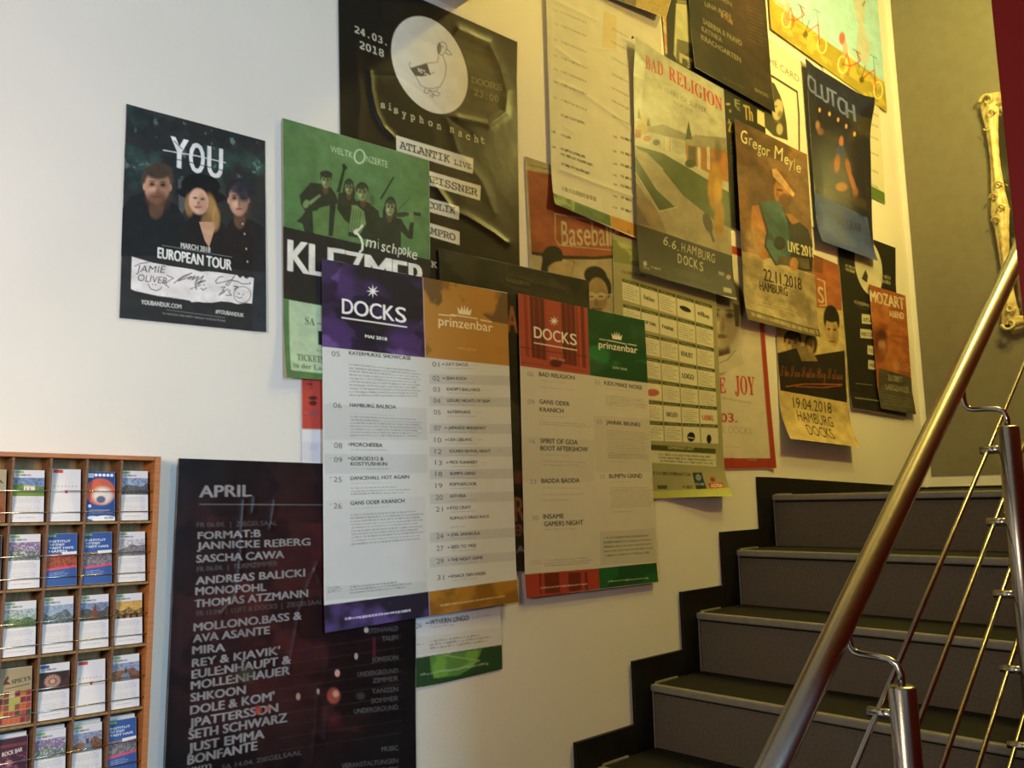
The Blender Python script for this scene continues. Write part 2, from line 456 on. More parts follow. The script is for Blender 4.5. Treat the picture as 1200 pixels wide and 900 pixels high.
class Canvas:
    def __init__(c, quad, res, paper='#e2e0da', seed=1):
        """quad = the four authoring-space corners TL, TR, BR, BL"""
        q = np.array(quad, float); c.q = q; c.seed = seed
        wpx = (np.linalg.norm(q[1] - q[0]) + np.linalg.norm(q[2] - q[3])) / 2
        hpx = (np.linalg.norm(q[3] - q[0]) + np.linalg.norm(q[2] - q[1])) / 2
        c.m = max(6, int(wpx * res) + 1); c.n = max(6, int(hpx * res) + 1)
        un = [(0, 0), (1, 0), (1, 1), (0, 1)]
        c.U2P = homog(un, q); c.P2U = np.linalg.inv(c.U2P)
        t, s = np.meshgrid(np.linspace(0, 1, c.n), np.linspace(0, 1, c.m), indexing='ij')
        c.s, c.t = s, t
        c.X, c.Y = hap(c.U2P, s, t)
        c.img = np.empty((c.n, c.m, 3)); c.img[:] = srgb(paper)
        c.f = (0.0, 0.0, 1.0); c.hgt = np.zeros((c.n, c.m)); c.lit = []
    def frame(c, ox, oy, k): c.f = (ox, oy, k)
    def px(c, x, y): return c.f[0] + np.asarray(x, float) / c.f[2], c.f[1] + np.asarray(y, float) / c.f[2]
    def cell(c, x, y):
        X, Y = c.px(x, y); u, v = hap(c.P2U, X, Y)
        return u * (c.m - 1), v * (c.n - 1)
    def AX(c): return (c.X - c.f[0]) * c.f[2], (c.Y - c.f[1]) * c.f[2]
    def put(c, al, col, j0=0, i0=0):
        h, w = al.shape
        reg = c.img[j0:j0 + h, i0:i0 + w]
        reg += al[..., None] * (srgb(col) - reg)
    def edges(c, x0, y0, x1, y1, col, al=1.0, sub=3):
        x0 = x0 + .5; x1 = x1 + .5; y0 = y0 + .5; y1 = y1 + .5
        j0 = int(max(0, math.floor(min(y0.min(), y1.min())))); j1 = int(min(c.n, math.ceil(max(y0.max(), y1.max()))))
        if j1 <= j0: return
        ys = (np.arange(j0 * sub, j1 * sub) + .5) / sub
        cov = np.zeros((j1 - j0, c.m + 2))
        step = max(1, int(3e6 / max(1, len(x0))))
        for b in range(0, len(ys), step):
            yy = ys[b:b + step, None]
            msk = (y0[None] <= yy) != (y1[None] <= yy)
            dy = np.where(y1 == y0, 1, y1 - y0)
            xx = np.where(msk, x0[None] + (yy - y0[None]) * ((x1 - x0) / dy)[None], np.inf)
            xx.sort(axis=1)
            k = int(msk.sum(1).max()) if len(msk) else 0
            k += k % 2
            xx = xx[:, :k]; rows = (np.floor(yy[:, 0]).astype(int) - j0)
            for j in range(k):
                x = xx[:, j]; ok = np.isfinite(x); xo = np.clip(x[ok], 0, c.m + .999); ia = np.floor(xo).astype(int); fr = xo - ia
                sg = 1.0 if j % 2 == 0 else -1.0
                np.add.at(cov, (rows[ok], ia), sg * (1 - fr)); ia2 = np.minimum(ia + 1, c.m + 1)
                np.add.at(cov, (rows[ok], ia2), sg * fr)
        cv = np.clip(np.cumsum(cov, 1)[:, :c.m] / sub, 0, 1)
        c.put(cv * al, col, j0, 0)
    def poly(c, pts, col, al=1.0):
        p = np.array(pts, float); x, y = c.cell(p[:, 0], p[:, 1])
        c.edges(x, y, np.roll(x, -1), np.roll(y, -1), col, al)
    def upoly(c, pts, col, al=1.0):                      # corners in the sheet's own 0..1 coordinates
        p = np.array(pts, float); x = p[:, 0] * (c.m - 1); y = p[:, 1] * (c.n - 1)
        c.edges(x, y, np.roll(x, -1), np.roll(y, -1), col, al)
    def ubox(c, s0, t0, s1, t1, col, al=1.0): c.upoly([(s0, t0), (s1, t0), (s1, t1), (s0, t1)], col, al)
    def ucirc(c, s, t, rs, rt, col, al=1.0):
        a = np.linspace(0, 2 * math.pi, 48, endpoint=False); c.upoly(np.stack([s + rs * np.cos(a), t + rt * np.sin(a)], 1), col, al)
    def T(c, s, x0, y0, x1, y1, h, col='#202020', font='b', al=1.0):
        v, e = outline(s, font)
        if not len(v): return
        a, b = v[:, 0].min(), v[:, 0].max(); u = (v[:, 0] - a) / max(1e-6, b - a); w = v[:, 1] / .70 * h
        PX, PY = c.px(x0 + (x1 - x0) * u, y0 + (y1 - y0) * u)
        PX = PX - w / c.f[2] * getattr(c, 'upx', (PX - 380) / 8165.0); PY = PY - w / c.f[2]
        U, V = hap(c.P2U, PX, PY); U = U * (c.m - 1); V = V * (c.n - 1)
        hc = abs(h / c.f[2]) * (c.m - 1) / max(1e-6, np.linalg.norm(c.q[1] - c.q[0]))
        adv = math.hypot(*(np.ptp(U), 0)) / max(1, len(s))
        for k in {'h': (-.018, .018), 'b': (-.045, .045), 'x': (-.05, 0, .05), 's': (-.015, .015), 'M': (-.03, .03), 'm': (-.01, .01)}.get(font, (0,)):
            k = k * min(hc, adv * 1.25)
            c.edges(U[e[:, 0]] + k, V[e[:, 0]], U[e[:, 1]] + k, V[e[:, 1]], col, al)
    def stroke(c, pts, w, col, al=1.0, soft=.5):
        p = np.array(pts, float)
        X, Y = c.AX(); pad = w + 3 * c.f[2]
        mk = (X > p[:, 0].min() - pad) & (X < p[:, 0].max() + pad) & (Y > p[:, 1].min() - pad) & (Y < p[:, 1].max() + pad)
        if not mk.any(): return
        x = X[mk]; y = Y[mk]; d = np.full(x.shape, 1e9)
        for (ax, ay), (bx, by) in zip(p[:-1], p[1:]):
            l2 = (bx - ax) ** 2 + (by - ay) ** 2 + 1e-9
            t = np.clip(((x - ax) * (bx - ax) + (y - ay) * (by - ay)) / l2, 0, 1)
            d = np.minimum(d, np.hypot(x - ax - t * (bx - ax), y - ay - t * (by - ay)))
        a = np.clip(.5 + (w / 2 - d) / (c.f[2] * 2 * soft), 0, 1) * al
        reg = c.img[mk]; c.img[mk] = reg + a[:, None] * (srgb(col) - reg)
    def ell(c, cx, cy, rx, ry, col, al=1.0, soft=.25, rot=0.0):
        X, Y = c.AX(); X = X - cx; Y = Y - cy
        if rot:
            co, si = math.cos(rot), math.sin(rot); X, Y = X * co + Y * si, -X * si + Y * co
        r = np.sqrt((X / rx) ** 2 + (Y / ry) ** 2)
        a = np.clip((1 + soft / 2 - r) / max(soft, 1e-3), 0, 1) * al
        c.put(a * a * (3 - 2 * a) if al == 1 else a, col)
    def clip_noise(c, col, lo=.5, hi=.7, cells=8, seed=0, box=None, al=1.0, aspect=1.0, octv=4):
        n = fbm((c.n, c.m), cells, seed + c.seed, octv, aspect)
        a = np.clip((n - lo) / (hi - lo), 0, 1) * al
        if box is not None: a = a * c.mask(box)
        c.put(a, col)
    def mask(c, pts):
        save = c.img; c.img = np.zeros((c.n, c.m, 3)); c.poly(pts, '#ffffff'); r = c.img[..., 0]; c.img = save; return r
    def G(c, quad, n, col='#555555', al=.6, frac=(.25, .7), ragged=.2, words=9.0):   # lines of text too small to read
        q = [c.px(x, y) for x, y in quad]
        Hm = homog(q, [(0, 0), (1, 0), (1, 1), (0, 1)])
        u, v = hap(Hm, c.X, c.Y)
        ins = (u > 0) & (u < 1) & (v > 0) & (v < 1)
        ln = np.floor(v * n); fv = v * n - ln
        hsh = lambda a: np.abs(np.sin(a) * 43758.5453) % 1
        words = words * 1.4; wd = np.floor(u * words + ln * 13.7)
        e = (u < 1 - ragged * hsh(ln * 7.13 + 1.7)) & ((u * words + ln * 13.7) % 1 < .80 + .15 * hsh(wd * 3.1 + ln))
        a = (ins & e & (fv > frac[0]) & (fv < frac[1])).astype(float) * al * (.6 + .4 * hsh(wd * 1.7 + ln * 5.3))
        c.put(a, col)
    def face(c, x, y, w, h, skin='#b08d78', hair='#3a2d24', rot=0.0, beard=None, hat=None, shade='#5d4436', long=False):
        co, si = math.cos(rot), math.sin(rot)
        P = lambda dx, dy: (x + dx * w * co - dy * h * si, y + dx * w * si + dy * h * co)
        hx, hy = P(0, -.22)
        if long: hx, hy = P(0, -.08)
        c.ell(hx, hy, w * .56, h * (.62 if long else .46), hair, 1, .2, rot)
        if long:
            for s in (-1, 1):
                a, b = P(.48 * s, .35); c.ell(a, b, w * .2, h * .5, hair, 1, .4, rot)
        a, b = P(0, .62); c.ell(a, b, w * .26, h * .3, shade, 1, .4, rot)
        c.ell(x, y, w * .44, h * .50, skin, 1, .25, rot)
        for s in (-1, 1):
            a, b = P(.45 * s, .02); c.ell(a, b, w * .06, h * .1, skin if not long else hair, 1, .4, rot)
        a, b = P(.26, .08); c.ell(a, b, w * .26, h * .46, shade, .5, 1.0, rot)
        a, b = P(-.02, -.38); c.ell(a, b, w * .4, h * .2, hair, .9, .6, rot)
        a, b = P(-.16, .12); c.ell(a, b, w * .13, h * .12, '#e2c4ae', .35, 1.0, rot)
        for s in (-1, 1):
            a, b = P(.19 * s, -.04); c.ell(a, b, w * .15, h * .08, shade, .55, 1.0, rot)
        if beard:
            a, b = P(0, .36); c.ell(a, b, w * .36, h * .24, beard, .8, .6, rot)
        for s in (-1, 1):
            a, b = P(.19 * s, -.06); c.ell(a, b, w * .09, h * .045, '#1c1410', .85, .7, rot)
            a, b = P(.19 * s, -.14); c.ell(a, b, w * .13, h * .025, hair, .8, .8, rot)
        a, b = P(.02, .12); c.ell(a, b, w * .06, h * .12, shade, .55, .9, rot)
        a, b = P(0, .29); c.ell(a, b, w * .15, h * .035, '#6b3a30', .8, .7, rot)
        if hat:
            a, b = P(0, -.5); c.ell(a, b, w * .52, h * .3, hat, 1, .12, rot)
            a, b = P(0, -.33); c.ell(a, b, w * .95, h * .12, hat, 1, .15, rot)
    def star(c, x, y, r, col, n=8):
        pts = []
        for i in range(2 * n):
            rr = r if i % 2 == 0 else r * .30
            a = math.pi * i / n - math.pi / 2; pts.append((x + rr * math.cos(a), y + rr * math.sin(a)))
        c.poly(pts, col)
    def crown(c, x, y, w, h, col, tilt=.12):
        pts = [(-.5, .5), (-.62, -.25), (-.33, .1), (-.27, -.5), (-.08, .08), (0, -.62), (.08, .08), (.27, -.5), (.33, .1), (.62, -.25), (.5, .5)]
        c.poly([(x + a * w, y + b * h + a * w * tilt) for a, b in pts], col)
    def crease(c, pts, w, hgt):                          # a fold in the paper, in metres
        p = np.array(pts, float); X, Y = c.AX(); d = np.full(X.shape, 1e9)
        for (ax, ay), (bx, by) in zip(p[:-1], p[1:]):
            l2 = (bx - ax) ** 2 + (by - ay) ** 2 + 1e-9
            t = np.clip(((X - ax) * (bx - ax) + (Y - ay) * (by - ay)) / l2, 0, 1)
            d = np.minimum(d, np.hypot(X - ax - t * (bx - ax), Y - ay - t * (by - ay)))
        c.hgt += .42 * hgt * np.exp(-np.abs(d / (w * 1.3)) ** 1.5)

def sheet_mesh(name, c, P, material, parent=None):
    n, m = c.n, c.m
    me = bpy.data.meshes.new(name)
    me.vertices.add(n * m); me.vertices.foreach_set('co', P.reshape(-1).astype(np.float32))
    idx = np.arange(n * m).reshape(n, m)
    f = np.stack([idx[:-1, :-1], idx[1:, :-1], idx[1:, 1:], idx[:-1, 1:]], -1).reshape(-1, 4)
    k = len(f)
    me.loops.add(k * 4); me.loops.foreach_set('vertex_index', f.reshape(-1).astype(np.int32))
    me.polygons.add(k); me.polygons.foreach_set('loop_start', np.arange(0, k * 4, 4, dtype=np.int32))
    me.polygons.foreach_set('loop_total', np.full(k, 4, np.int32))
    me.update(calc_edges=True)
    me.polygons.foreach_set('use_smooth', np.ones(k, bool))
    at = me.color_attributes.new('ink', 'FLOAT_COLOR', 'POINT')
    col = np.ones((n * m, 4), np.float32); col[:, :3] = np.clip(c.img.reshape(-1, 3), 0, 1)
    at.data.foreach_set('color', col.reshape(-1))
    me.materials.append(material)
    return link(bpy.data.objects.new(name, me), parent)

GROUPS = {}
def poster(name, label, quad, layer, draw, res=1.1, paper='#e2e0da', finish='satin', curl=None, wave=.0012, seed=1, grain=.35, ink=1.0):
    """quad: four wall points TL TR BR BL, each (photo x, photo y) or ('w', u, v) in wall units"""
    q = []
    for p in quad:
        if p[0] == 'w': q.append(to_px((p[1] * YW, YW, H + p[2] * YW)))
        else: q.append(p)
    c = Canvas(q, res, paper, seed)
    c.frame(0, 0, 1)
    draw(c)
    if grain:                                            # the fine mottling of a printed photograph
        g = fbm((c.n, c.m), 26, seed + 400, 4) - .5
        c.img *= np.clip(1 + grain * g, .3, 1.7)[..., None]
    c.img *= ink
    off = .002 + .0026 * layer
    Yp = YW - off
    rx = np.stack([c.X - 600, c.Y - 450, np.full_like(c.X, FPX)], -1) @ RN.T
    P = rx * (Yp / rx[..., 1:2])
    P[..., 2] += H
    n = fbm((c.n, c.m), 3, seed * 5 + 3, 3) - .5
    d = wave * n * 2 + c.hgt
    if curl is not None: d = d + curl(c.s, c.t)
    P[..., 1] -= d
    org = P[-1, c.m // 2].copy()
    o = sheet_mesh(name, c, P - org, PR[finish])
    o.location = org
    tag(o, label, 'poster')
    return o

# ------------------------------------------------------------------ the posters
K = '#2a2a2c'
def fig(c, f, o, k): c.frame(o[0], o[1], k)

# --- glossy black night poster with the duck (upper left)
def d_duck(c, small=False):
    c.ubox(0, 0, 1, 1, '#191814')
    c.clip_noise('#25221b', .5, .85, 4, 3, al=.8, aspect=.7)
    c.frame(380, 0, 2.8125)
    lobe = [(440, 95), (505, 115), (545, 150), (570, 190), (580, 250), (600, 300), (596, 365), (580, 398), (530, 410), (470, 392), (400, 380), (360, 330), (390, 180)]
    c.poly(lobe, '#443f2c', .85)
    X, Y = c.AX(); m = c.mask(lobe)
    st = vnoise((c.n, c.m), 60, 11, .12); c.put(m * np.clip(st * 1.6 - .6, 0, 1) * .6, '#645c40')
    c.put(m * np.clip(vnoise((c.n, c.m), 45, 12, .15) * 1.6 - .8, 0, 1) * .6, '#2a261a')
    s0, t0 = hap(c.P2U, 440 + 418 / 6.43, 10 + 432 / 6.43)
    c.ucirc(float(s0), float(t0), .213, .148, '#d6d5cc')
    c.frame(440, 10, 6.43); ink = '#3a3a34'
    for p in ([(262, 445), (254, 420), (264, 404)], [(262, 450), (388, 412), (400, 412), (465, 405), (475, 362), (468, 290)], [(470, 292), (480, 262), (505, 250), (530, 270), (538, 300), (520, 335), (495, 355), (470, 330), (468, 290)],
              [(530, 305), (555, 322), (575, 348), (548, 348), (528, 334)], [(505, 352), (520, 390), (533, 440), (522, 520), (485, 590), (430, 604), (380, 600), (340, 580), (305, 515)],
              [(375, 600), (365, 630), (395, 640), (410, 615), (430, 650), (470, 660), (485, 640), (450, 625), (470, 605)], [(390, 615), (440, 625), (430, 670), (410, 650)], [(404, 500), (425, 490), (445, 480)]):
        c.stroke(p, 5, ink, .85)
    c.poly([(262, 452), (388, 414), (400, 450), (415, 500), (350, 512), (298, 508)], '#44443c', .95)
    for x, y in ((325, 455), (345, 480), (365, 470), (375, 492), (345, 462), (392, 498), (330, 470)): c.ell(x, y, 9, 6, '#d6d5cc', .9, .4)
    c.ell(480, 300, 16, 40, '#4a4a42', .8, .4); c.stroke([(500, 285), (508, 290)], 6, ink)
    c.frame(380, 0, 2.8125); cr = '#cfccb8'
    c.T('24.03.', 101, 106, 206, 150, 25, cr, 'm'); c.T('2018', 117, 158, 196, 188, 27, cr, 'm')
    c.T('DOORS', 484, 272, 585, 300, 24, '#777052', 'M', .9); c.T('23:00', 494, 314, 574, 338, 24, '#777052', 'M', .9)
    xs = [(187, 355), (213, 361), (230, 372), (257, 384), (285, 394), (314, 404), (343, 414), (371, 425), (413, 436), (441, 449), (467, 459), (494, 468), (515, 472)]
    wd = {'i': 8, 'm': 17}
    for ch, (x, y) in zip('sisyphonnacht', xs): c.T(ch, x, y, x + wd.get(ch, 13), y + 3, 25, '#bdb99c', 'm')
    lb = '#d4d2c4'; bk = '#33322c'
    c.poly([(236, 446), (490, 523), (488, 573), (238, 497)], lb); c.T('ATLANTIK', 248, 489, 413, 538, 30, bk, 'M'); c.T('LIVE', 427, 542, 483, 558, 20, bk, 'm')
    c.poly([(160, 510), (515, 613), (513, 661), (160, 556)], lb); c.T('HENRIK MEISSNER', 178, 553, 505, 647, 28, bk, 'M')
    c.poly([(238, 622), (443, 681), (443, 725), (238, 668)], lb); c.T('ACID COLIK', 250, 662, 430, 706, 26, bk, 'M')
    c.poly([(238, 702), (446, 764), (446, 808), (238, 746)], lb); c.T('LEO AMPRO', 250, 742, 432, 794, 27, bk, 'M')
    c.T('K', 352, 880, 372, 884, 24, '#b8b6a8', 'm')
    c.crease([(150, 240), (155, 300), (170, 370), (195, 420), (225, 450)], 7, .008)
    c.crease([(160, 245), (250, 250), (330, 310), (420, 400), (480, 440)], 7, -.002)
    c.crease([(340, 580), (420, 690), (480, 720), (560, 770), (600, 800)], 8, .007)
    c.crease([(440, 100), (540, 145), (575, 215), (600, 300), (595, 370), (540, 410), (440, 390)], 12, .007)
    c.crease([(100, 150), (120, 330), (110, 450)], 16, .003)
    c.crease([(400, 380), (440, 500), (520, 600), (560, 700)], 12, .0025)
    c.crease([(60, 20), (300, 60), (630, 160)], 30, -.0015)
poster('gig_poster', 'glossy crumpled black poster with a drawn duck in a pale circle',
       [('w', .6195, .749), ('w', .965, .751), ('w', .957, .262), ('w', .6265, .255)], .4, d_duck, 1.15, finish='gloss', wave=.0015, grain=0.15, ink=0.92, seed=3,
       curl=lambda s, t: .006 * np.clip(1 - t * 8, 0, 1) * (s > .2))

# --- portrait poster of three musicians
def d_you(c):
    c.ubox(0, 0, 1, 1, '#2b2c2e')
    c.frame(130, 100, 3)
    R = [(0, 40), (600, 150), (600, 400), (0, 380)]
    c.clip_noise('#34504c', .55, .85, 7, 4, R, .8); c.clip_noise('#7c9a94', .74, .86, 22, 8, R, .5); c.clip_noise('#1c2a2c', .5, .6, 9, 12, R, .6)
    b1 = '#1d1f22'
    c.poly([(235, 330), (262, 330), (262, 430), (240, 470)], '#5a5f62', .7)
    c.poly([(30, 560), (35, 440), (70, 390), (130, 370), (190, 395), (230, 420), (262, 470), (262, 600), (30, 600)], b1)
    c.face(163, 356, 100, 124, '#c2937a', '#4a3d32', .05, beard='#5e3f2e'); c.ell(168, 300, 46, 26, '#453a30', 1, .4)
    c.poly([(260, 600), (262, 480), (300, 450), (350, 450), (400, 490), (420, 620)], '#1f1c1e')
    c.ell(315, 352, 70, 40, '#17181b', 1, .15, .1); c.ell(318, 385, 88, 26, '#17181b', 1, .2, .15)
    c.ell(276, 420, 16, 38, '#8f6c46', 1, .6); c.ell(352, 432, 20, 50, '#9c784c', 1, .6, -.2); c.ell(338, 482, 20, 34, '#8c683f', .9, .6); c.ell(366, 470, 9, 40, '#b8925e', .7, .6)
    c.ell(308, 408, 34, 46, '#cfa794', 1, .25, -.15); c.ell(322, 415, 16, 34, '#8d6150', .4, .8)
    c.ell(296, 396, 8, 4, '#2c1c18', .8, .7); c.ell(322, 400, 8, 4, '#2c1c18', .8, .7); c.ell(306, 428, 14, 5, '#8c4a42', .8, .6); c.ell(307, 414, 5, 6, '#7c5144', .7, .8)
    c.poly([(310, 480), (372, 480), (345, 570), (330, 545)], '#bd947c'); c.ell(372, 470, 12, 36, '#a07a4a', .8, .6)
    c.poly([(380, 640), (405, 500), (430, 465), (490, 470), (535, 500), (540, 660)], '#221d1e')
    c.face(449, 402, 78, 112, '#b48c7c', '#242634', -.05); c.ell(470, 372, 30, 36, '#232738', .9, .5)
    for x, y in ((463, 487), (470, 522), (476, 575), (480, 620)): c.ell(x, y, 3, 4, '#b8b4b0', .9, .5)
    wt = '#dfe0e2'
    c.T('Y', 210, 284, 268, 298, 108, wt, 'b'); c.T('O', 276, 302, 326, 314, 106, wt, 'b'); c.T('U', 340, 318, 390, 330, 108, wt, 'b')
    c.stroke([(184, 228), (300, 248), (402, 272)], 3, wt); c.stroke([(205, 258), (240, 262), (395, 300)], 4, '#20282a', .8); c.stroke([(222, 196), (250, 224)], 4, '#20282a', .7)
    c.T('MARCH 2018', 246, 571, 349, 588, 19, '#c8c8ca', 'b')
    c.stroke([(180, 562), (425, 604)], 1.6, '#9a9a9c', .7)
    c.T('EUROPEAN TOUR', 165, 606, 424, 650, 37, wt, 'x')
    c.frame(150, 280, 7.5)
    r = random.Random(5)
    top = [(35, 155), (200, 205), (380, 240), (560, 265), (640, 288), (700, 285), (780, 292), (960, 318), (985, 345), (1010, 325), (1040, 352), (1070, 335), (1105, 345)]
    bot = [(1090, 570), (1040, 562), (960, 572), (900, 555), (820, 548), (740, 560), (660, 558), (600, 552), (560, 556), (540, 540), (400, 518), (330, 508), (250, 498), (60, 456), (25, 440)]
    c.poly(top + bot, '#dcd8dc')
    sg = '#2c2c30'
    c.T('JAMIE', 70, 292, 332, 298, 62, sg, 'i'); c.T('OLIVER', 86, 366, 345, 398, 60, sg, 'i')
    c.stroke([(60, 240), (110, 215), (180, 205)], 7, sg); c.stroke([(345, 320), (400, 345), (330, 385), (300, 380), (360, 425)], 7, sg)
    c.stroke([(178, 398), (200, 440), (250, 455), (285, 440), (297, 420)], 7, sg); c.ell(218, 402, 6, 6, sg); c.ell(243, 404, 6, 6, sg)
    c.stroke([(405, 388), (480, 330), (560, 300), (470, 345), (440, 368), (560, 330), (530, 355), (590, 325), (560, 360), (620, 330), (595, 372), (665, 325), (620, 400)], 8, sg)
    c.stroke([(600, 400), (680, 365), (590, 385), (600, 445)], 8, sg); c.stroke([(548, 440), (640, 405)], 6, sg); c.stroke([(642, 435), (660, 450), (690, 430)], 7, sg); c.ell(668, 405, 6, 6, sg)
    c.stroke([(835, 330), (800, 335), (770, 370), (780, 392), (850, 375), (900, 360), (860, 400), (880, 410), (940, 320), (905, 365), (960, 372), (1000, 395), (1075, 395), (1070, 380)], 7, sg)
    c.stroke([(820, 425), (855, 420), (830, 450), (850, 465), (800, 495), (820, 470), (880, 440)], 7, sg); c.stroke([(860, 495), (910, 495), (885, 460), (900, 450)], 7, sg)
    c.stroke([(930, 415), (965, 420), (935, 445)], 9, sg)
    a = np.linspace(0, 2 * math.pi, 24); c.stroke(list(zip(1005 + 75 * np.cos(a), 490 + 72 * np.sin(a))), 6, sg, .9)
    c.ell(975, 480, 7, 6, sg); c.ell(1012, 488, 7, 6, sg); c.stroke([(950, 505), (975, 520), (1000, 515)], 6, sg)
    c.T('YOUBANDUK.COM', 116, 572, 468, 614, 38, '#c6c8c8', 'b'); c.T('#YOUBANDUK', 770, 652, 1018, 688, 34, '#c6c8c8', 'b')
    c.stroke([(340, 622), (850, 692)], 5, '#8a8c8c', .7); c.T('IN ASSOCIATION WITH VIRGUS PRODUCTIONS', 305, 660, 855, 728, 14, '#a8aaaa', 'r')
poster('tour_poster', 'small black poster of three musicians with a signed white label, alone at the left',
       [(148, 121.5), (311, 165), (311, 390), (139.5, 373)], 0, d_you, 1.3, finish='satin', grain=0.35, seed=11, wave=.001,
       curl=lambda s, t: .006 * np.clip((s - .9) * 10, 0, 1) * t)

# --- green poster of a folk band
def d_klez(c):
    c.ubox(0, 0, 1, 1, '#567a4b')
    c.frame(320, 120, 2.647)
    c.clip_noise('#66895a', .4, .8, 3, 2, al=.6)
    sil = '#2e3428'; sk = '#71895a'
    c.frame(340, 190, 6.925)
    c.T('WELTK', 170, -8 - 60, 170, 0, 1, sk, 'r') if False else None
    # bass player with a big double bass, accordion player, singer, fiddler
    c.poly([(50, 480), (95, 440), (120, 400), (85, 340), (75, 270), (165, 165), (250, 175), (330, 205), (370, 260), (390, 330), (330, 370), (180, 400), (190, 600), (120, 580), (100, 500)], sil)
    c.poly([(375, 245), (425, 60), (420, 20), (440, 10), (468, 50), (445, 70), (408, 245)], sil)
    c.poly([(195, 420), (240, 370), (330, 350), (400, 400), (450, 480), (455, 600), (190, 590)], '#5d7a48'); c.poly([(320, 350), (370, 350), (345, 600), (310, 600)], sil)
    c.ell(128, 340, 24, 34, sk, 1, .4, .3); c.poly([(150, 320), (240, 260), (250, 275), (160, 350)], sk)
    c.face(290, 150, 82, 120, sk, sil, .05); c.ell(292, 98, 52, 28, sil, 1, .2, .15)
    c.poly([(390, 250), (430, 245), (500, 260), (540, 320), (480, 500), (440, 470), (380, 380)], sil)
    c.face(476, 208, 74, 108, sk, sil, 0, long=True)
    c.poly([(500, 330), (560, 310), (640, 330), (720, 400), (740, 520), (700, 640), (470, 600)], sil)
    c.face(585, 250, 92, 130, '#7d9564', sil, -.05)
    c.poly([(500, 350), (540, 350), (600, 400), (615, 500), (560, 590), (470, 560)], '#6f8a55')
    for k in range(5): c.stroke([(500 + k * 18, 370 + k * 8), (475 + k * 20, 555 + k * 6)], 5, '#3c4a30')
    c.poly([(725, 300), (835, 115), (845, 125), (745, 300)], sil)
    c.ell(665, 310, 20, 46, '#4a5f3a', .8, .5)
    c.poly([(640, 800), (650, 500), (720, 450), (800, 440), (900, 460), (960, 560), (975, 490), (1005, 490), (995, 625), (960, 620), (900, 560), (900, 800)], sil)
    c.face(812, 370, 84, 130, '#8aa070', sil, .08, long=True)
    c.ell(905, 425, 62, 20, '#35402c', 1, .2, -.05); c.poly([(1000, 405), (1060, 410), (1060, 440), (1000, 430)], sil); c.ell(985, 440, 20, 40, sk, 1, .4)
    c.stroke([(870, 400), (975, 285)], 4, sil)
    # lower black band with title
    c.frame(320, 120, 2.647)
    c.poly([(20, 382), (500, 491), (500, 690), (30, 608)], '#2a2826')
    c.frame(340, 190, 6.925)
    c.poly([(60, 520), (200, 400), (460, 420), (700, 560), (880, 600), (890, 800), (300, 690)], '#2a2826', .0)
    c.frame(320, 120, 2.647)
    c.T('WELTK', 178, 153, 247, 174, 20, '#b9cfa6', 'r'); c.T('NZERTE', 288, 184, 355, 203, 20, '#b9cfa6', 'r')
    a = np.linspace(0, 2 * math.pi, 24); c.stroke(list(zip(268 + 16 * np.cos(a), 168 + 21 * np.sin(a))), 5, '#b9cfa6')
    ti = '#e4e2dc'
    for ch, x0, x1, ww in (('K', 48, 112, 0), ('L', 114, 168, 0), ('E', 172, 222, 0), ('Z', 226, 280, 0), ('M', 288, 366, 0), ('E', 374, 416, 0), ('R', 424, 474, 0)):
        f = lambda x: 522 + (x - 48) * .172
        c.T(ch, x0, f(x0), x1, f(x1), 99 - (x0 - 48) * .02, ti, 'b')
    c.frame(340, 190, 6.925)
    cr = '#e2e4d2'
    for ch, x, y, w in (('m', 612, 685, 84), ('i', 712, 705, 8), ('s', 738, 722, 36), ('c', 782, 730, 34), ('h', 826, 740, 38), ('p', 872, 745, 38), ('o', 912, 750, 30), ('k', 950, 770, 36), ('e', 990, 785, 42)):
        c.T(ch, x, y, x + w, y + w * .2, 84 if ch in 'hpk' else 92, cr, 'i')
    c.stroke([(585, 515), (560, 545), (535, 575), (520, 560), (545, 545)], 12, cr); c.stroke([(545, 580), (575, 620), (588, 665), (585, 710), (565, 730)], 16, cr); c.ell(533, 572, 20, 16, cr, 1, .3, .7)
    c.frame(320, 120, 2.647)
    c.poly([(35, 610), (480, 690), (478, 900), (35, 850)], '#b2c8a8'); c.poly([(28, 606), (50, 611), (50, 850), (30, 850)], '#567a4b'); c.poly([(28, 830), (490, 875), (490, 905), (28, 870)], '#567a4b')
    gt = '#5a6a52'
    c.T('SA \u2013 20 UHR', 100, 688, 250, 712, 24, gt, 's', .85); c.T('TICKETS: IM NETZ', 72, 800, 250, 818, 20, gt, 's', .85); c.T('in der Laeiszhalle', 58, 822, 230, 842, 15, gt, 's', .8)
    c.poly([(140, 708), (350, 740), (350, 780), (140, 752)], '#22221f'); c.T('wo', 132, 772, 150, 776, 10, gt, 'r', .7)
poster('folk_concert_poster', 'green poster with a folk band photo above large cut-off white capitals',
       [(331, 138), (503, 188), ('w', .775, .158), (333, 443)], 2.2, d_klez, 1.25, finish='satin', grain=0.4, ink=0.92, seed=17, wave=.001,
       curl=lambda s, t: .012 * np.clip((t - .75) * 4, 0, 1) ** 2 * np.clip(1 - s * 2.2, 0, 1))

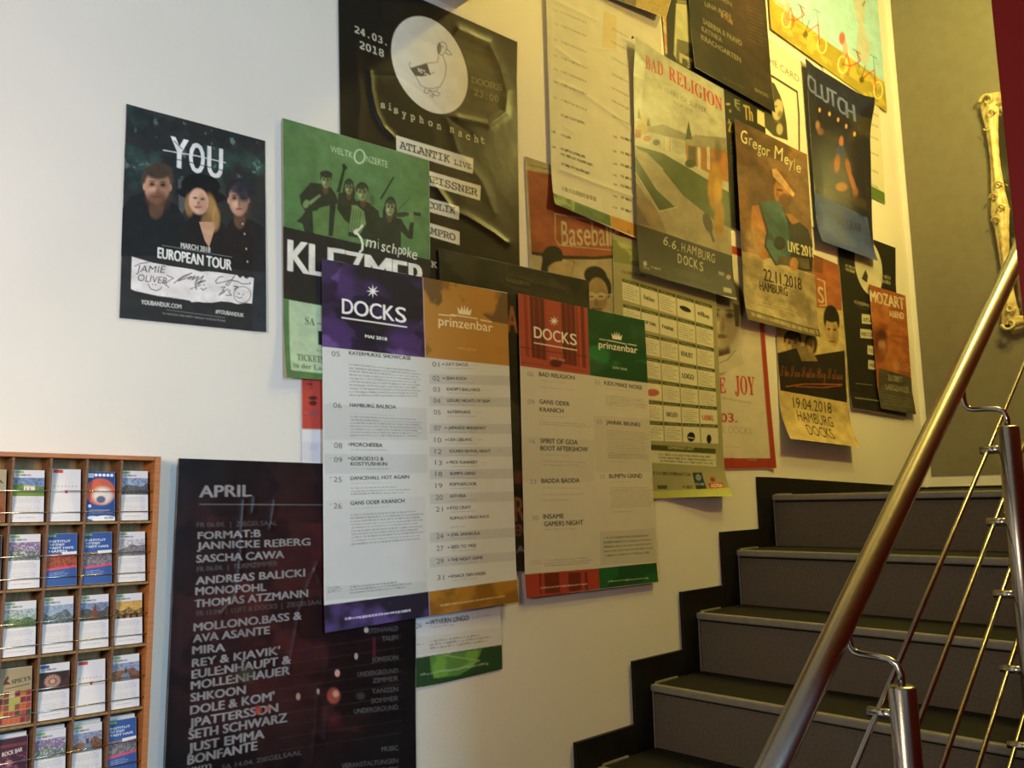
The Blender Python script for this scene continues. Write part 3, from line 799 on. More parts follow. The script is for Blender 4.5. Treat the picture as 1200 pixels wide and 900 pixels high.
# --- monthly programme sheets
def programme(c, L, R, header_l, header_r, month, foot_l, foot_r):
    pass
def d_may(c):
    c.ubox(0, 0, 1, 1, '#cfd0d1')
    c.frame(370, 290, 3.333)
    hl = [(18, 35), (417, 112), (426, 430), (22, 386)]; hr = [(418, 112), (750, 180), (757, 463), (427, 430)]
    c.poly(hl, '#221d26'); c.clip_noise('#4a3068', .55, .75, 5, 4, hl, .9, .8); c.clip_noise('#7658a0', .68, .82, 8, 9, hl, .6); c.clip_noise('#131015', .58, .66, 10, 14, hl, .7)
    c.poly(hr, '#b07f3c'); c.clip_noise('#564632', .48, .6, 10, 5, [(418, 112), (750, 180), (750, 300), (690, 290), (600, 225), (500, 205), (424, 290)], .85); c.clip_noise('#a0702a', .5, .7, 5, 8, hr, .7); c.clip_noise('#6d4e22', .6, .72, 16, 3, hr, .6)
    c.stroke([(418, 112), (428, 430)], 2.5, '#b49aa8', .8)
    w = '#eceaea'
    c.star(223, 171, 27, w)
    for ch, x0, x1 in (('D', 104, 146), ('O', 150, 206), ('C', 211, 257), ('K', 264, 307), ('S', 312, 353)): c.T(ch, x0, 257 + (x0 - 104) * .155, x1, 257 + (x1 - 104) * .155, 60, w, 'h')
    c.stroke([(103, 274), (354, 311)], 5, w); c.T('MAI 2018', 193, 352, 278, 364, 12, w, 'b')
    o = '#ead9b4'
    c.crown(581, 245, 46, 34, o); c.stroke([(481, 262), (545, 268)], 4, o); c.stroke([(528, 262), (630, 278)], 4, o); c.stroke([(643, 283), (686, 291)], 4, o)
    c.T('prinzenbar', 480, 303, 692, 330, 36, o, 'h'); c.T('MAI 2018', 555, 396, 625, 404, 8, '#cdae6a', 'r')
    ink = '#333336'; num = '#55565a'
    def row(n, y, title, x1, dy, h=13, xn=62, xt=130, wn=32, yt=None, x0n=None, f='b', star=False):
        c.T(n, xn, y, xn + wn, y + 2, h * 1.45, num, 'r'); c.T(title, xt, yt if yt else y - 6, x1, (yt if yt else y - 6) + dy, h, ink, f)
        c.G([(xn - 18, y - 20), (xn - 5, y - 20), (xn - 5, y - 13), (xn - 18, y - 13)], 1, '#88888c', .6)
        if star: c.ell(xt - 7, (yt or y) - 8, 3, 3, ink)
    c.poly([(30, 612), (432, 628), (436, 752), (34, 752)], '#bfc0c2', .7)
    row('05', 424, 'KATERMUKKE SHOWCASE', 370, 22, 14)
    c.G([(130, 450), (410, 480), (412, 586), (132, 584)], 10, '#77787c', .55, (.25, .75), .1, 14)
    row('06', 626, 'HAMBURG BALBOA', 313, 8, 14, 68, 133, yt=622)
    c.G([(133, 642), (330, 654), (330, 664), (133, 654)], 1, '#a8a8aa', .5)
    c.G([(133, 655), (414, 668), (418, 742), (135, 740)], 7, '#77787c', .55, (.25, .75), .1, 14)
    row('08', 783, 'MORCHEEBA', 260, 3, 15, 71, 136, yt=777, star=True); c.G([(136, 786), (300, 787), (300, 795), (136, 796)], 1, '#8c8c90', .6)
    c.poly([(34, 806), (436, 808), (438, 880), (36, 884)], '#bfc0c2', .7)
    row('09', 838, 'GOROD312 &', 265, 1, 14, 71, 136, yt=831, star=True); c.T('KOSTYUSHKIN', 136, 852, 278, 852, 14, ink, 'b'); c.G([(136, 860), (320, 860), (320, 869), (136, 870)], 1, '#8c8c90', .6)
    c.frame(370, 540, 3.333)
    row('25', 82, 'DANCEHALL HOT AGAIN', 365, -6, 14, 70, 136, yt=75); c.G([(136, 84), (330, 80), (330, 90), (136, 94)], 1, '#a8a8aa', .5)
    c.G([(136, 102), (370, 96), (370, 128), (136, 136)], 3, '#77787c', .55, (.25, .75), .3, 10)
    c.poly([(36, 155), (432, 138), (436, 500), (38, 520)], '#c2c3c5', .45)
    row('26', 186, 'GANS ODER KRANICH', 347, -10, 15, 70, 136, yt=173); c.G([(136, 182), (320, 174), (320, 184), (136, 192)], 1, '#a8a8aa', .5)
    c.G([(136, 206), (420, 190), (425, 308), (138, 332)], 10, '#77787c', .55, (.25, .75), .12, 14)
    c.poly([(36, 490), (430, 470), (436, 515), (38, 545)], '#bcbdbf', .8); c.G([(46, 492), (104, 488), (104, 512), (46, 517)], 3, '#6c6c70', .7); c.G([(132, 488), (375, 462), (378, 496), (132, 522)], 3, '#6c6c70', .6, (.25, .75), .3, 12)
    for n, y, t, x1 in (('19', 107, 'POPTHEFLOOR', 628), ('20', 153, 'ASTORIA', 587), ('21', 199, 'KYLE CRAFT', 607), ('24', 304, 'JOEL SARAKULA', 641), ('27', 352, 'SEED TO TREE', 627), ('29', 402, 'THE NIGHT GAME', 652), ('31', 466, 'KNACK DEN KREBS', 663)):
        g = -.06 * (y / 300)
        if n in ('20', '24', '29'): c.poly([(445, y - 24), (775, y - 24 + g * 300), (775, y + 14 + g * 330), (446, y + 16)], '#bcbdbf', .8)
        x0 = 523 + y * .015
        c.T(n, 467 + y * .015, y, 494 + y * .015, y, 20, num, 'r'); c.T(t, x0, y - 9, x1, y - 9 + g * (x1 - x0), 12, ink, 'b')
        c.G([(x0, y - 3), (x0 + 120, y - 3 + g * 120), (x0 + 120, y + 6 + g * 120), (x0, y + 6)], 1, '#8c8c90', .5)
        if n not in ('20', '19'): c.ell(x0 - 9, y - 14, 4, 2.5, ink)
    c.T("RUPAUL'S DRAG RACE", 526, 230, 677, 222, 11, ink, 'b'); c.G([(526, 256), (600, 252), (600, 260), (526, 264)], 1, '#8c8c90', .5)
    c.frame(370, 290, 3.333)
    for n, y, t, x1 in (('01', 465, 'LUCY DACUS', 594), ('02', 520, 'SEAN KOCH', 588), ('03', 563, "KNOPF'S BALLHAUS", 642), ('04', 607, 'LEISURE NIGHTS OF SIAM', 681), ('05', 652, 'KATERMUKKE', 605), ('07', 714, 'JAPANESE BREAKFAST', 665), ('10', 760, 'LISA LEBLANC', 613), ('12', 805, 'SOUNDS REVIVAL NIGHT', 683), ('13', 849, 'MICK FLANNERY', 632), ('18', 893, "BUMP'N GRIND", 625)):
        g = .075 * (1 - y / 800)
        if n in ('02', '04', '07', '12', '18'): c.poly([(437 + y * .01, y - 26), (758 + y * .01, y - 26 + g * 300), (759 + y * .01, y + 12 + g * 300), (438 + y * .01, y + 12)], '#bcbdbf', .85)
        x0 = 500 + (y - 465) * .045 + 7
        c.T(n, 455 + (y - 465) * .03, y, 482 + (y - 465) * .03, y + 2, 19, num, 'r'); c.T(t, x0, y - 4, x1, y - 4 + g * (x1 - x0), 12, ink, 'b')
        c.G([(x0, y + 2), (x0 + 130, y + 2 + g * 120), (x0 + 130, y + 11 + g * 120), (x0, y + 11)], 1, '#8c8c90', .5)
        c.G([(x1 + 6, y - 14 + g * 100), (x1 + 50, y - 14 + g * 120), (x1 + 50, y - 4 + g * 120), (x1 + 6, y - 4 + g * 100)], 1, '#b4b4b6', .5)
        if n in ('01', '02', '07', '10', '13'): c.ell(x0 - 10, y - 9, 4, 2.5, ink)
    c.frame(370, 540, 3.333)
    fl = [(18, 566), (440, 511), (441, 616), (20, 674)]; frr = [(441, 511), (788, 463), (790, 552), (442, 612)]
    c.poly(fl, '#241d30'); c.clip_noise('#55427c', .5, .7, 9, 5, fl, .95); c.poly(frr, '#a87528'); c.clip_noise('#7c5520', .5, .65, 9, 6, frr, .8)
    c.stroke([(440, 511), (441, 612)], 3, '#9a8aa0', .7)
    c.G([(110, 612), (372, 578), (372, 588), (110, 624)], 1, '#c8c4dc', .85, (.1, .9), .02, 16); c.G([(485, 560), (740, 524), (740, 532), (485, 570)], 1, '#d8c090', .6, (.1, .9), .02, 16)
    c.crease([(220, 0), (235, 300), (232, 600)], 14, .0012)

def d_june(c):
    c.ubox(0, 0, 1, 1, '#c8c3b8')
    c.frame(600, 340, 4.5)
    hl = [(28, 10), (397, 85), (412, 450), (42, 400)]; hr = [(397, 85), (705, 158), (716, 490), (411, 450)]
    c.poly(hl, '#a04838')
    for x0, x1, k in ((60, 78, '#8a3024'), (92, 168, '#54241c'), (172, 180, '#9a3a2c'), (258, 330, '#54241c'), (335, 345, '#8a3024'), (360, 378, '#6c2a20'), (110, 116, '#8a3024'), (140, 146, '#8a3024'), (280, 286, '#8a3024'), (305, 311, '#8a3024')):
        f = lambda x: 12 + (x - 28) * .2
        c.poly([(x0, f(x0) + 6), (x1, f(x1) + 6), (x1 + 12, f(x1) + 330), (x0 + 12, f(x0) + 330)], k, .9)
    c.stroke([(45, 300), (200, 325), (400, 352)], 5, '#54241c', .8); c.ell(232, 385, 34, 22, '#451a15', .9, .4); c.stroke([(50, 380), (400, 430)], 4, '#7c2c22', .7)
    c.poly(hr, '#2a5437'); c.clip_noise('#12441f', .48, .62, 5, 3, hr, .85); c.clip_noise('#2f8448', .6, .7, 6, 8, hr, .6)
    w = '#e6dfd2'
    c.star(222, 163, 28, w)
    for ch, x0, x1 in (('D', 117, 158), ('O', 163, 211), ('C', 217, 256), ('K', 264, 302), ('S', 307, 342)): c.T(ch, x0, 250 + (x0 - 117) * .19, x1, 250 + (x1 - 117) * .19, 60, w, 'h')
    c.stroke([(117, 278), (341, 317)], 5, w); c.T('JUNI 2018', 200, 362, 278, 376, 11, '#c98a7a', 'b')
    c.crown(553, 241, 46, 38, w, .15); c.stroke([(462, 258), (494, 264)], 4, w); c.stroke([(502, 264), (600, 284)], 4, w); c.stroke([(612, 284), (655, 292)], 4, w)
    c.T('prinzenbar', 458, 302, 662, 334, 36, w, 'h'); c.T('JUNI 2018', 532, 412, 605, 424, 11, '#a9c0a0', 'b')
    ink = '#403c38'; num = '#8c867c'
    def g(q, n, al=.45, wds=12): c.G(q, n, '#7c766c', al, (.25, .75), .15, wds)
    c.T('06', 80, 452, 114, 457, 25, num, 'r'); c.T('BAD RELIGION', 142, 453, 330, 473, 22, ink, 'b'); g([(145, 470), (300, 486), (300, 498), (145, 482)], 1, .25); g([(145, 505), (345, 525), (345, 534), (145, 516)], 1, .35)
    c.T('09', 82, 600, 118, 603, 25, num, 'r'); c.T('GANS ODER', 144, 598, 303, 612, 23, ink, 'b'); c.T('KRANICH', 146, 640, 271, 648, 23, ink, 'b'); g([(146, 655), (300, 668), (300, 680), (146, 667)], 1, .25); g([(146, 686), (412, 706), (412, 728), (146, 712)], 2, .4)
    c.poly([(46, 770), (430, 790), (436, 1010), (52, 1010)], '#bcb7ac', .6)
    c.T('16', 92, 808, 122, 810, 25, num, 'r'); c.T('SPIRIT OF GOA', 150, 806, 347, 815, 25, ink, 'b'); c.T('BOOT AFTERSHOW', 151, 845, 401, 852, 25, ink, 'b')
    c.poly([(430, 660), (728, 680), (733, 960), (440, 960)], '#bab5aa', .6)
    c.T('01', 438, 497, 464, 501, 24, num, 'r'); c.T('KIDS MAKE NOISE', 487, 499, 686, 525, 21, ink, 'b'); g([(490, 510), (640, 530), (640, 540), (490, 522)], 1, .25); g([(492, 548), (718, 580), (718, 628), (492, 608)], 6); g([(495, 616), (610, 628), (610, 636), (495, 626)], 1, .35)
    c.T('03', 448, 706, 474, 709, 24, num, 'r'); c.T('JANNIK BRUNKE', 498, 706, 678, 720, 21, ink, 'b'); g([(500, 735), (724, 748), (727, 895), (504, 890)], 14)
    c.frame(600, 530, 5)
    g([(168, 4), (350, 14), (350, 28), (168, 20)], 1, .22, 5); g([(170, 42), (460, 52), (460, 66), (170, 60)], 1, .4); g([(170, 68), (420, 72), (420, 84), (170, 80)], 1, .4)
    g([(565, 0), (800, 16), (805, 40), (565, 36)], 3); g([(565, 48), (740, 58), (740, 66), (565, 58)], 1)
    c.T('23', 105, 184, 143, 184, 26, num, 'r'); c.T('BADDA BADDA', 174, 181, 396, 178, 27, ink, 'b'); g([(174, 196), (430, 202), (430, 222), (174, 218)], 1, .2, 6); g([(178, 236), (450, 232), (450, 255), (178, 260)], 1, .2, 6); g([(178, 276), (350, 274), (350, 286), (178, 290)], 1, .4)
    c.T('30', 118, 398, 156, 398, 28, num, 'r'); c.T('INSAME', 184, 390, 305, 386, 27, ink, 'b'); c.T('GAMERS NIGHT', 189, 434, 418, 424, 28, ink, 'b'); g([(190, 448), (400, 440), (400, 452), (190, 460)], 1, .4)
    c.T('15', 518, 156, 543, 155, 26, num, 'r'); c.T("BUMP'N GRIND", 570, 152, 763, 150, 25, ink, 'b'); g([(574, 168), (700, 168), (700, 180), (574, 182)], 1, .22, 6); g([(576, 200), (828, 202), (832, 318), (580, 330)], 10); g([(582, 346), (722, 340), (722, 350), (582, 358)], 1, .4)
    c.poly([(516, 466), (846, 444), (850, 640), (520, 662)], '#b8b3a8', .8); c.G([(538, 490), (826, 474), (828, 598), (540, 620)], 5, '#3c5a44', .6, (.3, .7), .1, 14)
    g([(110, 632), (180, 628), (180, 656), (112, 662)], 2, .35, 3); g([(190, 628), (470, 610), (470, 654), (190, 674)], 3, .5)
    fl = [(70, 716), (508, 680), (510, 800), (72, 862)]; frr = [(507, 680), (862, 646), (864, 758), (509, 800)]
    c.poly(fl, '#9c3a2c')
    for x0, x1 in ((160, 170), (190, 276), (330, 402), (426, 440)): c.poly([(x0, 712 - x0 * .02), (x1, 712 - x1 * .02), (x1, 838 - (x1 - 80) * .09), (x0, 838 - (x0 - 80) * .09)], '#5c221a', .9)
    c.poly(frr, '#1f5a2e'); c.clip_noise('#143c1e', .5, .6, 9, 3, frr, .7)
    c.G([(165, 790), (440, 766), (440, 776), (165, 800)], 1, '#d8c4b4', .6, (.1, .9), .02, 16); c.G([(560, 752), (800, 732), (800, 740), (560, 762)], 1, '#b4c8a4', .6, (.1, .9), .02, 16)

def d_oldprog(c):
    c.ubox(0, 0, 1, 1, '#dddde0'); c.ubox(0, 0, .53, .255, '#b8483c'); c.ubox(.53, 0, 1, .255, '#3c8a40')
    c.clip_noise('#7c2c24', .5, .6, 12, 2, al=.0)
    c.frame(330, 380, 5)
    c.stroke([(150, 350), (180, 350)], 6, '#5c201a'); c.stroke([(172, 330), (172, 378)], 6, '#6c2620')
    c.ell(184, 432, 26, 12, '#3c1c1c', .9, .5); c.ell(184, 462, 24, 14, '#3c1c1c', .9, .5)
    c.T('03', 163, 540, 212, 540, 30, '#3f566e', 'r'); c.T('07', 160, 738, 208, 740, 30, '#4a3f66', 'r'); c.G([(134, 514), (155, 514), (155, 522), (134, 522)], 1, '#7a8aa0', .7); c.G([(134, 714), (155, 714), (155, 722), (134, 722)], 1, '#7a8aa0', .7)
    c.poly([(110, 690), (300, 690), (300, 810), (108, 800)], '#cfcdd8', .8)
    c.frame(370, 540, 3.333)
    c.T('24', 392, 656, 412, 654, 22, '#66666a', 'r'); c.T('WYVERN LINGO', 446, 640, 598, 622, 19, '#333336', 'b'); c.stroke([(432, 634), (442, 633)], 4, '#333336'); c.G([(446, 646), (560, 634), (560, 642), (446, 655)], 1, '#88888c', .55); c.G([(610, 604), (690, 594), (690, 612), (610, 622)], 1, '#c0c0c2', .6, words=4)
    c.poly([(388, 690), (725, 650), (727, 715), (388, 762)], '#cfcfd0', .7); c.G([(446, 700), (680, 670), (690, 706), (446, 740)], 3, '#6c6c70', .55, (.25, .75), .2, 12); c.G([(396, 712), (426, 708), (426, 722), (396, 726)], 1, '#88888c', .6)
    B = [(380, 772), (740, 716), (742, 830), (380, 890)]
    c.poly(B, '#2c4a2c'); c.poly([(446, 765), (650, 735), (640, 760), (620, 800), (560, 838), (470, 850), (450, 820)], '#5c8a44'); c.clip_noise('#7ab04a', .5, .64, 20, 3, [(446, 765), (650, 735), (600, 820), (460, 850)], .7)
    c.stroke([(530, 752), (500, 760), (640, 780), (560, 815), (470, 822)], 4, '#a4c48a', .7); c.G([(410, 832), (680, 785), (680, 795), (410, 842)], 1, '#b4c8a4', .5, (.1, .9), .02, 16)

poster('programme_poster', 'half-hidden programme sheet with green footer, under the purple and orange one',
       [('w', .564, .215), ('w', .903, .215), ('w', .8985, -.255), ('w', .570, -.262)], .2, d_oldprog, .8, finish='matte', grain=0.06, seed=23, wave=.0005)

# --- black and dark red club poster, lower left
def d_april(c):
    c.ubox(0, 0, 1, 1, '#1c191b')
    c.frame(180, 520, 2.369)
    c.ell(330, 470, 240, 310, '#48201f', .8, 1.3); c.clip_noise('#6a2a28', .55, .8, 6, 4, [(150, 200), (600, 230), (600, 800), (150, 800)], .55); c.clip_noise('#0e0d0e', .5, .6, 8, 8, None, .6)
    g = '#908d90'
    for s, x0, y0, x1, y1, h in (('APRIL', 127, 149, 271, 146, 33), ('FORMAT:B', 123, 265, 297, 258, 20), ('JANNICKE REBERG', 121, 293, 435, 282, 20), ('SASCHA CAWA', 119, 330, 362, 317, 21),
            ('ANDREAS BALICKI', 118, 391, 420, 368, 21), ('MONOPOHL', 117, 420, 312, 408, 21), ('THOMAS ATZMANN', 114, 455, 428, 425, 21), ('MOLLONO.BASS &', 112, 521, 410, 487, 22),
            ('AVA ASANTE', 110, 552, 322, 528, 22), ('MIRA', 108, 584, 198, 576, 22), ("REY & KJAVIK'", 107, 620, 350, 584, 22), ('EULE:NHAUPT &', 106, 652, 380, 610, 23), ('MOLLE:NHAUER', 104, 683, 378, 640, 23),
            ('SHKOON', 103, 716, 255, 694, 23), ("DOLE & KOM'", 102, 752, 335, 712, 24), ('JPATTERSSON', 100, 787, 345, 744, 24), ('SETH SCHWARZ', 98, 821, 370, 772, 25), ('JUST EMMA', 97, 857, 307, 817, 25), ('BONFANTE', 95, 891, 287, 850, 25), ('uvm', 95, 912, 160, 900, 18)):
        c.T(s, x0, y0, x1, y1, h, g if s != 'uvm' else '#8a8788', 'x' if s != 'uvm' else 'r', .92)
    c.stroke([(127, 168), (470, 170)], 2.4, '#706d6e')
    for y0, y1, a in ((232, 226, 'FR 06.04.  |  ZIEGELSAAL'), (355, 338, 'FR 06.04.  |  TURMZIMMER'), (478, 450, 'FR 13.04.  |  LUFT & DOCKS  |  ZIEGELSAAL'), (905, 868, 'SA 14.04. ZIEGELSAAL')):
        c.T(a, 120 if y0 < 900 else 190, y0, 344 if y0 < 400 else (470 if y0 < 900 else 412), y1 - (0 if y0 < 400 else 5), 13, '#55504f', 'b', .8)
    for k, (y, w, t) in enumerate(((522, 82, 'STEINWALD'), (545, 44, 'TALEN'), (602, 72, 'JONSSON'), (640, 112, 'UNDERGROUND'), (660, 70, 'ZIMMER'), (690, 72, 'TANZEN'), (716, 74, 'SOMMER'), (742, 122, 'UNDERGROUND'), (852, 44, 'MUSIC'), (892, 155, 'VERANSTALTUNGEN'), (915, 170, 'KOMMENDE ABENDE'))):
        c.T(t, 678 - w, y + w * .06, 678, y - w * .04, 13, '#5c5858', 'b', .85)
    for k in range(9): c.stroke([(350, 580 + k * 34), (690, 530 + k * 34)], 1.2, '#4a4546', .5)
    c.ell(500, 700, 18, 22, '#9a4a3c', 1, .5); c.ell(506, 694, 8, 9, '#d0a48c', .9, .8); c.ell(510, 637, 7, 10, '#c99a8c', 1, .5); c.ell(590, 517, 6, 8, '#c9b4ac', 1, .4); c.ell(562, 590, 5, 9, '#b0a4a4', 1, .5)
    c.ell(402, 702, 6, 10, '#b08a80', 1, .5); c.ell(457, 688, 4, 8, '#8a8284', 1, .5); c.stroke([(612, 540), (612, 588)], 8, '#5c2028', .8); c.ell(290, 740, 10, 12, '#a8463c', .9, .6); c.ell(318, 735, 6, 8, '#b85a4a', .9, .6)
    c.ell(255, 640, 24, 22, '#4a4630', .6, .9); c.ell(574, 700, 12, 10, '#3c3a3c', .9, .6)
    for p in ([(252, 158), (246, 230), (244, 300), (230, 420), (190, 470)], [(337, 160), (326, 235)], [(281, 150), (276, 190)], [(456, 330), (428, 395), (404, 470), (385, 580), (376, 640)], [(450, 350), (462, 385)], [(456, 690), (450, 800), (440, 890)], [(480, 740), (476, 820)], [(668, 540), (676, 700), (684, 880)]):
        c.crease(p, 4.5, .0032)
    c.crease([(120, 230), (470, 190)], 8, .001); c.crease([(100, 600), (700, 480)], 12, .0012)
poster('club_night_poster', 'large black and dark red poster with grey capital names, lowest poster on the left',
       [(209, 537), ('w', .744, .043), ('w', .738, -.445), ('w', .3955, -.428)], 1.2, d_april, 1.1, finish='gloss', grain=0.5, ink=0.9, seed=29, wave=.0016)

# --- dark poster mostly hidden between the two programmes
def d_mid(c):
    c.ubox(0, 0, 1, 1, '#2b2a24'); c.clip_noise('#3d3a2c', .45, .7, 4, 2, al=.9); c.clip_noise('#15140f', .5, .62, 5, 7, al=.7)
    c.frame(500, 280, 6)
    c.ell(645, 305, 120, 46, '#4a4430', .8, .4, .2); c.ell(645, 305, 108, 38, '#2a281f', .9, .3, .2); c.T('SALOON', 560, 300, 730, 334, 28, '#6b6040', 's', .8)
    a = '#a0603c'
    c.T('A', 566, 652, 642, 664, 190, a, 'b', .9)
    c.frame(370, 290, 3.333)
    for ch, y in (('B', 430), ('O', 530), ('U', 640), ('N', 750), ('D', 850)): pass
    c.frame(600, 530, 5)
    c.T('R', 16, 406, 76, 402, 145, '#8a5c48', 'x', .7); c.T('E', 22, 490, 44, 488, 66, '#8a5048', 'x', .7); c.T('N', 46, 488, 78, 486, 66, '#8a5048', 'x', .7); c.poly([(10, 110), (80, 110), (80, 180), (10, 184)], '#6c3a30', .7)
    c.T('A', 26, 590, 76, 586, 40, '#8a867c', 'x', .5)
    c.crease([(90, -1000), (300, -950)], 20, .002)
poster('rock_poster', 'dark poster with brown capitals, mostly covered by the two programme sheets',
       [(514, 291), (690, 329), ('w', 1.118, -.122), ('w', .80, -.114)], 1.8, d_mid, .8, finish='satin', grain=0.5, ink=0.75, seed=31, wave=.0012)

poster('programme_poster', 'white programme sheet with purple and orange headers, frontmost poster in the centre',
       [(377, 303), (594, 343), (605, 705), (379.5, 741.5)], 4.6, d_may, 1.5, finish='matte', grain=0.06, seed=37, wave=.0012,
       curl=lambda s, t: .006 * np.clip((t - .85) * 6, 0, 1) ** 2 + .004 * np.clip((s - .92) * 12, 0, 1) * t)

# --- red poster with the caps and glasses faces, twice on this wall
def d_caps(c, hidden=True):
    c.ubox(0, 0, 1, 1, '#c4b48c')
    c.frame(600, 160, 4.09)
    if hidden:
        c.poly([(60, 92), (620, 200), (620, 240), (60, 140)], '#b8aa84'); c.G([(80, 130), (300, 180), (300, 192), (80, 142)], 1, '#4a4434', .7)
        c.poly([(72, 160), (640, 270), (600, 560), (400, 585), (95, 560)], '#b0603e'); c.clip_noise('#94482c', .5, .7, 6, 2, [(72, 160), (640, 270), (600, 560), (95, 560)], .6)
        c.poly([(95, 550), (240, 570), (400, 575), (640, 555), (640, 575), (400, 590), (240, 588), (95, 566)], '#3c2c1c')
        c.stroke([(206, 370), (208, 490), (225, 520), (480, 545), (640, 530)], 4, '#d8c49a'); c.stroke([(206, 370), (480, 420)], 4, '#d8c49a')
        for ch, x0, x1 in (('B', 240, 270), ('a', 276, 308), ('s', 313, 340), ('e', 346, 378), ('b', 384, 414), ('a', 419, 448), ('l', 453, 464), ('l', 470, 482), ('s', 488, 514)):
            c.T(ch, x0, 520 + (x0 - 240) * .02, x1, 520 + (x1 - 240) * .02, 118, '#d8cba8', 'r')
        # two young men: cap with pompadour, and one with glasses
        c.ell(195, 575, 50, 52, '#2a241c', 1, .12, .3); c.poly([(150, 560), (180, 640), (160, 700), (135, 660)], '#2a241c'); c.ell(235, 640, 62, 42, '#c2a87a', 1, .2); 
        c.stroke([(300, 600), (285, 670)], 4, '#a08050'); c.stroke([(250, 590), (300, 600)], 4, '#a08050')
        c.ell(400, 668, 56, 46, '#2a241c', 1, .15, .35); c.ell(440, 720, 36, 60, '#2a241c', 1, .2, -.2)
        c.ell(408, 760, 52, 84, '#b89c70', 1, .15); c.ell(425, 780, 28, 60, '#7c603c', .5, .8)
        for x in (380, 425): c.ell(x, 765, 24, 18, '#d6c8a0', .8, .3); c.ell(x, 765, 12, 8, '#3c3020', .8, .6)
        c.stroke([(360, 762), (480, 758)], 5, '#d6c8a0'); c.stroke([(385, 825), (425, 828)], 8, '#6c3c28'); c.ell(402, 795, 8, 16, '#8c6c48', .7, .7)
        c.ubox(0, .72, 1, 1, '#2c2318'); c.ubox(0, .86, 1, 1, '#d4c294')
d_caps1 = lambda c: d_caps(c, True)
poster('band_poster', 'orange-red poster with a man in glasses at its lower edge, partly under two sheets',
       [(615, 183), ('w', 1.285, .556), ('w', 1.275, .105), ('w', .985, .105)], .3, d_caps1, .9, finish='matte', grain=0.5, ink=0.66, seed=41, wave=.0008)

# --- tall yellowed programme sheet, top centre
def d_old(c):
    c.ubox(0, 0, 1, 1, '#e4e0d6')
    c.frame(620, 0, 3.214)
    for y, q in ((330, .4), (380, .5), (430, .5), (480, .5), (515, .5), (560, .8)): pass
    def ln(x0, y0, x1, y1, al, h=12, w=7): c.G([(x0, y0), (x1, y1), (x1, y1 + h), (x0, y0 + h)], 1, '#5c584c', min(1, al * 1.5), (.15, .85), .15, w)
    c.poly([(280, 40), (330, 60), (330, 190), (275, 180)], '#e0cb98', .7)
    for y, al in ((40, .2), (90, .25), (150, .25), (210, .3), (262, .3), (310, .35), (368, .35)):
        ln(120, y, 230, y + 46, al); ln(90, y - 10, 112, y - 2, al * .8, 12, 2); ln(310, y + 60, 385, y + 100, al)
    for y, x1, al in ((425, 225, .5), (500, 165, .55), (552, 225, .8), (572, 258, .8), (608, 245, .8)):
        ln(120, y, x1, y + (x1 - 120) * .36, al, 14, 5)
    for y in (488, 545): ln(85, y, 104, y + 6, .5, 12, 2)
    ln(120, 697, 270, 745, .45, 24, 8)
    for y in (510, 565, 612, 655, 690, 735, 778): ln(345, y, 392, y + 16, .75, 14, 2); ln(315, y - 4, 335, y + 2, .45, 12, 2)
    gl = [(70, 722), (303, 812), (305, 856), (98, 782), (75, 760)]; c.poly(gl, '#55743a'); c.clip_noise('#9ab070', .48, .6, 12, 3, [(80, 728), (170, 760), (160, 810), (90, 780)], .9); c.clip_noise('#34522a', .5, .6, 16, 5, gl, .6)
    c.poly([(304, 812), (420, 850), (420, 900), (305, 858)], '#cf9436'); c.clip_noise('#6c4a1c', .5, .6, 20, 8, [(370, 830), (410, 840), (410, 900), (370, 880)], .9)
    c.crease([(105, 305), (200, 350), (300, 420), (400, 500)], 6, .0045); c.crease([(100, 180), (190, 245)], 5, .003); c.crease([(120, 640), (250, 690), (400, 745)], 6, .004); c.crease([(90, 0), (250, 75)], 6, .003)
    c.crease([(130, 475), (170, 500)], 5, .002); c.crease([(240, 180), (330, 190)], 4, .002); c.crease([(85, 60), (80, 400), (88, 700)], 8, .002)
poster('programme_poster', 'tall wrinkled yellowed programme sheet with green and orange footer, top centre',
       [('w', 1.040, .975), ('w', 1.372, .975), ('w', 1.352, .459), (647, 240)], 2.4, d_old, 1.3, finish='satin', grain=0.12, ink=0.66, seed=43, wave=.0015,
       curl=lambda s, t: .012 * np.clip((t - .86) * 7, 0, 1) ** 2 * np.clip(1.0 - s * 1.2, 0, 1))

